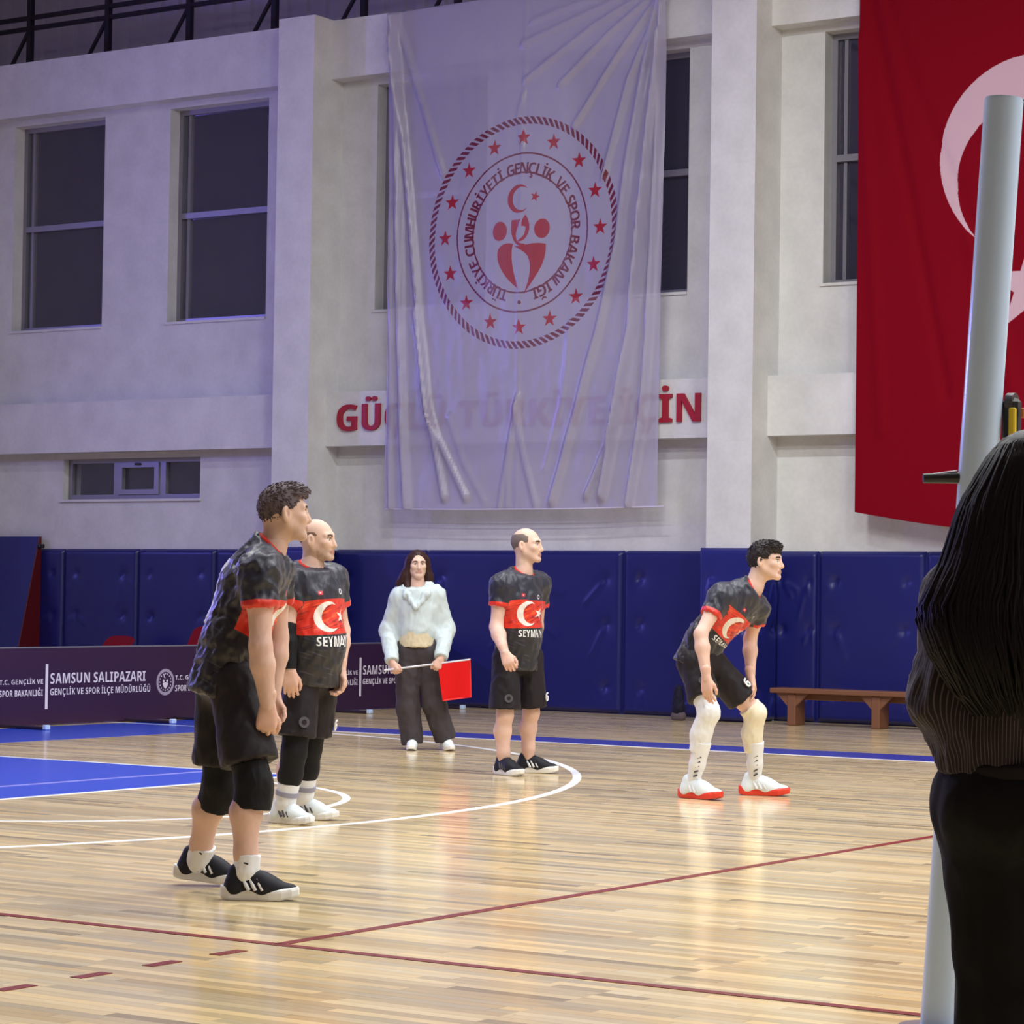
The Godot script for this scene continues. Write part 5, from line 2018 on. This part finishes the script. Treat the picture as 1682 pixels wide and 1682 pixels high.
func line_judge(j: Dictionary, white_up: Material, white_sole: Material) -> void:
	var s := {"skin": SKIN_A * 1.02, "front": Vector3(0.62, 0, 0.78), "look": Vector3(0.68, -0.02, 0.72), "head_size": 0.96, "girth": 0.9, "arm": 0.85, "hand_size": 0.88,
		"hand_r": {"curl": 0.9, "dir": Vector3(0.35, -0.6, 0.1), "palm": Vector3(0.3, -0.5, -0.6)}, "hand_l": {"curl": 0.9, "dir": Vector3(-0.1, -0.7, 0.3), "palm": Vector3(-0.6, -0.4, -0.3)}}
	var o := start_person("line judge in pale hoodie and dark grey wide trousers", j, s)
	var pale := cloth_mat(srgb(196, 208, 211), 0.85, 0.2)
	put("hoodie", top_mesh(j, s, {"sleeve": 1.92, "sleeve_r": 0.068, "cuff_r": 0.056, "below": -0.06, "hip": 0.14, "waist": 0.155, "chest": 0.15, "flat": 0.2, "wrinkle": 0.008, "folds": Vector3(7, 4, 7)}), pale, o)
	for q in [["er", "wr"], ["el", "wl"]]:
		put("cuff", net_mesh(hull([j[q[0]].lerp(j[q[1]], 0.86), j[q[0]].lerp(j[q[1]], 0.98)], [0.06, 0.054])), pale, o)
	# hood lying round the neck, open in front
	var f := Field.new(j.neck - Vector3.ONE * 0.3, j.neck + Vector3.ONE * 0.3, 0.009)
	var side := torso_side_now
	for m in [-1.0, 1.0]:
		f.cone(j.neck - s.front * 0.09 + Vector3(0, 0.0, 0), j.neck + side * m * 0.095 + Vector3(0, -0.012, 0), 0.05, 0.04, 0.03)
		f.cone(j.neck + side * m * 0.095 + Vector3(0, -0.012, 0), j.neck + side * m * 0.075 + s.front * 0.09 + Vector3(0, -0.07, 0), 0.04, 0.03, 0.03)
		f.cone(j.neck + side * m * 0.075 + s.front * 0.09 + Vector3(0, -0.07, 0), j.neck + side * m * 0.01 + s.front * 0.135 + Vector3(0, -0.17, 0), 0.03, 0.018, 0.03)
	put("hood", net_mesh(f.net(), 0.01), pale, o)
	var us := Field.new(j.pelvis - Vector3.ONE * 0.26, j.pelvis + Vector3.ONE * 0.26, 0.01)
	us.cone(j.pelvis + Vector3(0, 0.14, 0) + s.front * 0.02, j.pelvis + Vector3(0, -0.005, 0) + s.front * 0.02, 0.14, 0.152, 0.02, s.front * 0.15, 2)
	us.plane(j.pelvis + Vector3(0, 0.0, 0) + s.front * 0.12, Vector3(0, -1, 0) - s.front * 0.45)
	put("undershirt", net_mesh(us.net(), 0.006), cloth_mat(srgb(208, 194, 164), 0.8), o)
	put("trousers", net_mesh(pants_net(j, s, {"len": 1.98, "hip": 0.155, "seat": 0.112, "leg": 0.088, "knee": 0.092, "rise": 0.14}), 0.012, Vector3(6, 2.5, 6)), cloth_mat(srgb(68, 62, 66), 0.85, 0.3), o)
	shoe(o, j.ar, Vector3(0.5, 0, 0.86), white_up, white_sole, white_up, null, 0.0, 0.86)
	shoe(o, j.al, Vector3(0.75, 0, 0.6), white_up, white_sole, white_up, null, 0.0, 0.86)
	# hair parted in the middle, falling to the chest
	var c: Vector3 = j.head
	var b := head_basis(s)
	var h := Field.new(c - Vector3(0.25, 0.42, 0.25), c + Vector3(0.25, 0.17, 0.25), 0.008)
	h.ball(c + b * Vector3(0, 0.028, -0.018), b, Vector3(0.083, 0.092, 0.098), 0.02)
	for m in [-1.0, 1.0]:
		h.cone(c + b * Vector3(m * 0.066, 0.03, 0.0), c + b * Vector3(m * 0.088, -0.12, -0.02), 0.034, 0.045, 0.03)
	h.cone(c + b * Vector3(-0.088, -0.12, -0.015), c + b * Vector3(-0.075, -0.29, 0.08), 0.045, 0.016, 0.03)
	h.cone(c + b * Vector3(-0.1, -0.09, -0.02), c + b * Vector3(-0.15, -0.16, -0.02), 0.04, 0.025, 0.03)
	h.cone(c + b * Vector3(0.085, -0.1, -0.02), c + b * Vector3(0.08, -0.2, -0.05), 0.04, 0.03, 0.03)
	h.cone(c + b * Vector3(0.0, -0.02, -0.06), c + b * Vector3(0.0, -0.25, -0.1), 0.07, 0.06, 0.04)
	var inv := b.inverse()
	h.each(func(p: Vector3, d: float):
		var q := inv * (p - c)
		var face := Vector2(q.x / 0.056, (q.y + 0.012) / 0.088).length() - 1.0
		var cut := -face * 0.05
		if q.z < 0.012 or q.y < -0.1:
			cut = -1.0
		return maxf(d, cut))
	var net := h.net()
	var v: PackedVector3Array = net[0]
	var n := normals_of(v, net[1])
	for i in v.size():
		v[i] += n[i] * 0.008 * noise.get_noise_3d(v[i].x * 200.0, v[i].y * 25.0, v[i].z * 200.0)
	put("hair", arrays(v, normals_of(v, net[1]), net[1]), mat(srgb(52, 30, 29), 0.5, 0.0, 0.35), o)
	# the flag in her hands
	var at: Vector3 = j.at
	var p0: Vector3 = at + j.wr + Vector3(0.02, -0.055, 0.03)
	var p1: Vector3 = at + j.wl + Vector3(-0.015, -0.04, 0.03)
	var along := (p1 - p0).normalized()
	var fl := base("line_flag", p0, "small red flag on a thin white stick held by the line judge", "flag")
	var end := p1 - p0 + along * 0.27
	put("stick", tube([-along * 0.06, end], [0.008, 0.008], 8), mat(srgb(205, 205, 212), 0.4), fl)
	var a := end - along * 0.265
	put("cloth", sheet(10, 10, func(u: float, vv: float):
		var w := 0.011 * sin(u * 7.0 + vv * 2.0)
		return a + along * (u * 0.26 * (1.0 - 0.12 * vv) + 0.045 * vv) + Vector3(0.55, 0, 0.83) * (w * vv + 0.006) - Vector3(0, 0.30, 0) * vv), cloth_mat(srgb(214, 10, 12), 0.7), fl)
	var ed := []
	for q in [Vector2(1, 0), Vector2(1, 0.5), Vector2(1, 1), Vector2(0.5, 1), Vector2(0, 1)]:
		ed.append(a + along * (q.x * 0.26 * (1.0 - 0.12 * q.y) + 0.045 * q.y) + Vector3(0.55, 0, 0.83) * 0.008 - Vector3(0, 0.30, 0) * q.y)
	put("hem", tube(ed, [0.006, 0.006, 0.006, 0.006, 0.006], 6), cloth_mat(srgb(232, 60, 60), 0.7), fl)


func spectator(j: Dictionary, black_up: Material) -> void:
	var s := {"skin": SKIN_B, "front": Vector3(-0.553, 0, -0.833), "look": Vector3(-0.5, 0.0, -0.86), "head_size": 0.96, "girth": 0.92, "arm": 0.85, "hand_size": 0.9,
		"hand_r": {"curl": 0.5}, "hand_l": {"curl": 0.5}}
	var o := start_person("long-haired spectator seen from behind in pinstriped blouse and black trousers", j, s)
	var pin := Image.create(1024, 64, false, Image.FORMAT_RGB8)
	pin.fill(srgb(30, 23, 25))
	for i in 128:
		pin.fill_rect(Rect2i(i * 8, 0, 2, 64), srgb(92, 80, 84))
	var stripes := cloth_mat(Color.WHITE, 0.75, 0.3)
	stripes.albedo_texture = ImageTexture.create_from_image(pin)
	put("blouse", top_mesh(j, s, {"sleeve": 1.85, "sleeve_r": 0.076, "cuff_r": 0.05, "below": -0.035, "hip": 0.155, "waist": 0.165, "chest": 0.165, "flat": 0.25, "wrinkle": 0.012, "cell": 0.0085, "folds": Vector3(7, 3, 7)}), stripes, o)
	put("hem_band", net_mesh(hull([j.pelvis + Vector3(0, 0.05, 0), j.pelvis + Vector3(0, 0.02, 0)], [0.145, 0.143], 0.008)), cloth_mat(srgb(26, 20, 22), 0.8), o)
	put("trousers", net_mesh(pants_net(j, s, {"len": 1.98, "hip": 0.15, "seat": 0.108, "leg": 0.08, "knee": 0.082, "rise": 0.14, "cell": 0.0095, "bottom": 0.85}), 0.008, Vector3(5, 2.5, 5)), cloth_mat(srgb(14, 13, 15), 0.85, 0.2), o)
	shoe(o, j.ar, Vector3(-0.55, 0, -0.83), black_up, black_up, black_up, null, 0.0, 0.88)
	shoe(o, j.al, Vector3(-0.6, 0, -0.8), black_up, black_up, black_up, null, 0.0, 0.88)
	# hair: a long heavy fall over back and shoulders, covered with locks
	var c: Vector3 = j.head
	var b := head_basis(s)
	var h := Field.new(c - Vector3(0.36, 0.56, 0.36), c + Vector3(0.36, 0.16, 0.36), 0.0085)
	h.ball(c + b * Vector3(0, 0.026, -0.02), b, Vector3(0.094, 0.1, 0.106), 0.02)
	var prof := [[0.05, 0.10, -0.02, 0.1], [-0.02, 0.142, -0.035, 0.4], [-0.12, 0.175, -0.06, 0.7], [-0.17, 0.198, -0.075, 0.9], [-0.235, 0.232, -0.09, 1.1], [-0.31, 0.205, -0.11, 1.0], [-0.38, 0.165, -0.12, 0.9], [-0.43, 0.12, -0.12, 0.8]]
	for i in prof.size() - 1:
		h.cone(c + b * Vector3(0, prof[i][0], prof[i][2]), c + b * Vector3(0, prof[i + 1][0], prof[i + 1][2]), prof[i][1] * 0.78, prof[i + 1][1] * (0.78 if i < 5 else 0.5), 0.02, b.z * prof[i][3])
	var hm := mat(srgb(20, 14, 14), 0.5, 0.0, 0.35)
	var hair := put("hair", net_mesh(h.net()), hm, o)
	put("locks", locks(c, b, prof, 420, 0.0042, 31), hm, hair)


# locks of long hair lying on the mass given by prof: height, half width, depth of its middle, flattening
func locks(c: Vector3, b: Basis, prof: Array, count: int, r: float, seed_n: int) -> ArrayMesh:
	var rng := RandomNumberGenerator.new()
	rng.seed = seed_n
	var st := st_new()
	for i in count:
		var a := lerpf(-1.75, 1.75, (i + rng.randf()) / count)   # 0 is the back of the head
		var pts := [c + b * Vector3(sin(a) * 0.012, 0.128, -0.01 - cos(a) * 0.012), c + b * Vector3(sin(a) * 0.066, 0.105, -0.02 - cos(a) * 0.07)]
		var last := prof.size() - 1 - (rng.randi_range(0, 2) if rng.randf() < 0.5 else 0)
		var drift := rng.randf_range(-0.12, 0.12)
		var lift := rng.randf_range(0.0, 0.006)
		for k in last + 1:
			var q: Array = prof[k]
			var aa := a + drift * k / 6.0 + 0.03 * sin(k * 1.9 + i)
			var w: float = q[1] + lift
			pts.append(c + b * Vector3(sin(aa) * w, q[0] - 0.02 * rng.randf(), q[2] - cos(aa) * w / (1.0 + q[3])))
		var line := Curve3D.new()
		for k in pts.size():
			var d: Vector3 = (pts[mini(k + 1, pts.size() - 1)] - pts[maxi(k - 1, 0)]) / 6.0
			line.add_point(pts[k], -d, d)
		var fine := []
		var rad := []
		var len := line.get_baked_length()
		for k in 15:
			fine.append(line.sample_baked(len * k / 14.0))
			rad.append(r * (0.5 if k == 0 else 1.0) * (1.0 if k < 11 else (15 - k) / 4.0))
		st.append_from(tube(fine, rad, 5, false), 0, Transform3D())
	return st.commit()


func joints() -> Dictionary:
	return {
	"man1": {"at": Vector3(-7.049, 0, -8.546),
		"pelvis": Vector3(-0.030, 0.935, 0.022), "waist": Vector3(-0.003, 1.063, 0.009), "chest": Vector3(0.070, 1.288, -0.031), "neck": Vector3(0.130, 1.447, -0.065), "head": Vector3(0.176, 1.594, -0.090), "sr": Vector3(0.208, 1.348, 0.108), "er": Vector3(0.248, 1.039, 0.142), "wr": Vector3(0.265, 0.795, 0.109), "sl": Vector3(0.023, 1.360, -0.225), "el": Vector3(-0.001, 1.066, -0.280), "wl": Vector3(0.008, 0.823, -0.247), "hr": Vector3(0.053, 0.892, 0.073), "kr": Vector3(0.189, 0.472, 0.100), "ar": Vector3(0.178, 0.064, 0.128), "hl": Vector3(-0.105, 0.885, -0.038), "kl": Vector3(-0.131, 0.446, -0.073), "al": Vector3(-0.317, 0.063, -0.144)},
	"man2": {"at": Vector3(-9.043, 0, -11.559),
		"pelvis": Vector3(0.166, 0.845, 0.143), "waist": Vector3(0.178, 1.005, 0.141), "chest": Vector3(0.174, 1.255, 0.153), "neck": Vector3(0.169, 1.405, 0.162), "head": Vector3(0.197, 1.549, 0.148), "sr": Vector3(0.146, 1.327, 0.282), "er": Vector3(0.149, 1.065, 0.342), "wr": Vector3(0.190, 0.842, 0.367), "sl": Vector3(0.205, 1.337, 0.015), "el": Vector3(0.221, 1.055, -0.054), "wl": Vector3(0.287, 0.833, 0.038), "hr": Vector3(0.161, 0.812, 0.217), "kr": Vector3(0.158, 0.393, 0.276), "ar": Vector3(0.084, 0.048, 0.264), "hl": Vector3(0.173, 0.817, 0.053), "kl": Vector3(0.078, 0.397, 0.040), "al": Vector3(-0.004, 0.073, -0.014)},
	"man3": {"at": Vector3(-10.255, 0, -15.577),
		"pelvis": Vector3(0.056, 0.839, 0.115), "waist": Vector3(0.068, 0.985, 0.113), "chest": Vector3(0.069, 1.238, 0.121), "neck": Vector3(0.099, 1.422, 0.109), "head": Vector3(0.121, 1.612, 0.101), "sr": Vector3(0.036, 1.330, 0.291), "er": Vector3(0.025, 1.036, 0.335), "wr": Vector3(0.174, 0.862, 0.446), "sl": Vector3(0.126, 1.347, -0.056), "el": Vector3(0.055, 1.035, -0.141), "wl": Vector3(0.029, 0.809, -0.108), "hr": Vector3(0.025, 0.822, 0.207), "kr": Vector3(0.038, 0.418, 0.231), "ar": Vector3(0.033, 0.042, 0.221), "hl": Vector3(0.099, 0.826, 0.015), "kl": Vector3(0.082, 0.433, -0.037), "al": Vector3(0.033, 0.066, -0.090)},
	"man4": {"at": Vector3(-8.043, 0, -14.676),
		"pelvis": Vector3(-0.180, 0.891, 0.126), "waist": Vector3(-0.128, 1.019, 0.096), "chest": Vector3(0.015, 1.195, 0.009), "neck": Vector3(0.115, 1.328, -0.053), "head": Vector3(0.184, 1.499, -0.092), "sr": Vector3(-0.000, 1.271, 0.166), "er": Vector3(-0.035, 1.034, 0.348), "wr": Vector3(0.032, 0.771, 0.390), "sl": Vector3(0.092, 1.212, -0.174), "el": Vector3(0.002, 1.000, -0.230), "wl": Vector3(0.042, 0.757, -0.170), "hr": Vector3(-0.168, 0.846, 0.201), "kr": Vector3(-0.016, 0.546, 0.269), "ar": Vector3(-0.140, 0.090, 0.238), "hl": Vector3(-0.152, 0.851, 0.010), "kl": Vector3(0.064, 0.528, -0.193), "al": Vector3(0.023, 0.079, -0.279)},
	"girl": {"at": Vector3(-12.177, 0, -17.207),
		"pelvis": Vector3(-0.182, 0.833, -0.064), "waist": Vector3(-0.177, 0.966, -0.062), "chest": Vector3(-0.176, 1.138, -0.056), "neck": Vector3(-0.179, 1.324, -0.047), "head": Vector3(-0.174, 1.496, -0.044), "sr": Vector3(-0.310, 1.229, 0.012), "er": Vector3(-0.397, 0.957, 0.036), "wr": Vector3(-0.244, 0.707, 0.189), "sl": Vector3(-0.064, 1.248, -0.151), "el": Vector3(-0.007, 0.973, -0.223), "wl": Vector3(0.081, 0.742, -0.026), "hr": Vector3(-0.243, 0.792, -0.025), "kr": Vector3(-0.234, 0.351, -0.023), "ar": Vector3(-0.214, 0.046, -0.072), "hl": Vector3(-0.108, 0.795, -0.114), "kl": Vector3(-0.054, 0.364, -0.142), "al": Vector3(-0.004, 0.078, -0.234)},
	"woman": {"at": Vector3(-2.069, 0, -5.047),
		"pelvis": Vector3(-0.015, 0.898, 0.052), "waist": Vector3(-0.010, 1.033, 0.054), "chest": Vector3(0.007, 1.206, 0.049), "neck": Vector3(0.012, 1.347, 0.051), "head": Vector3(0.005, 1.486, 0.037), "sl": Vector3(-0.095, 1.271, 0.119), "el": Vector3(-0.123, 1.078, 0.130), "wl": Vector3(-0.145, 0.967, -0.075), "sr": Vector3(0.116, 1.275, -0.021), "er": Vector3(0.144, 1.083, -0.046), "wr": Vector3(0.044, 0.970, -0.200), "hl": Vector3(-0.058, 0.848, 0.079), "kl": Vector3(-0.046, 0.443, 0.056), "al": Vector3(-0.046, 0.081, 0.078), "hr": Vector3(0.069, 0.850, -0.005), "kr": Vector3(0.061, 0.445, -0.015), "ar": Vector3(0.060, 0.076, -0.028)},
	}
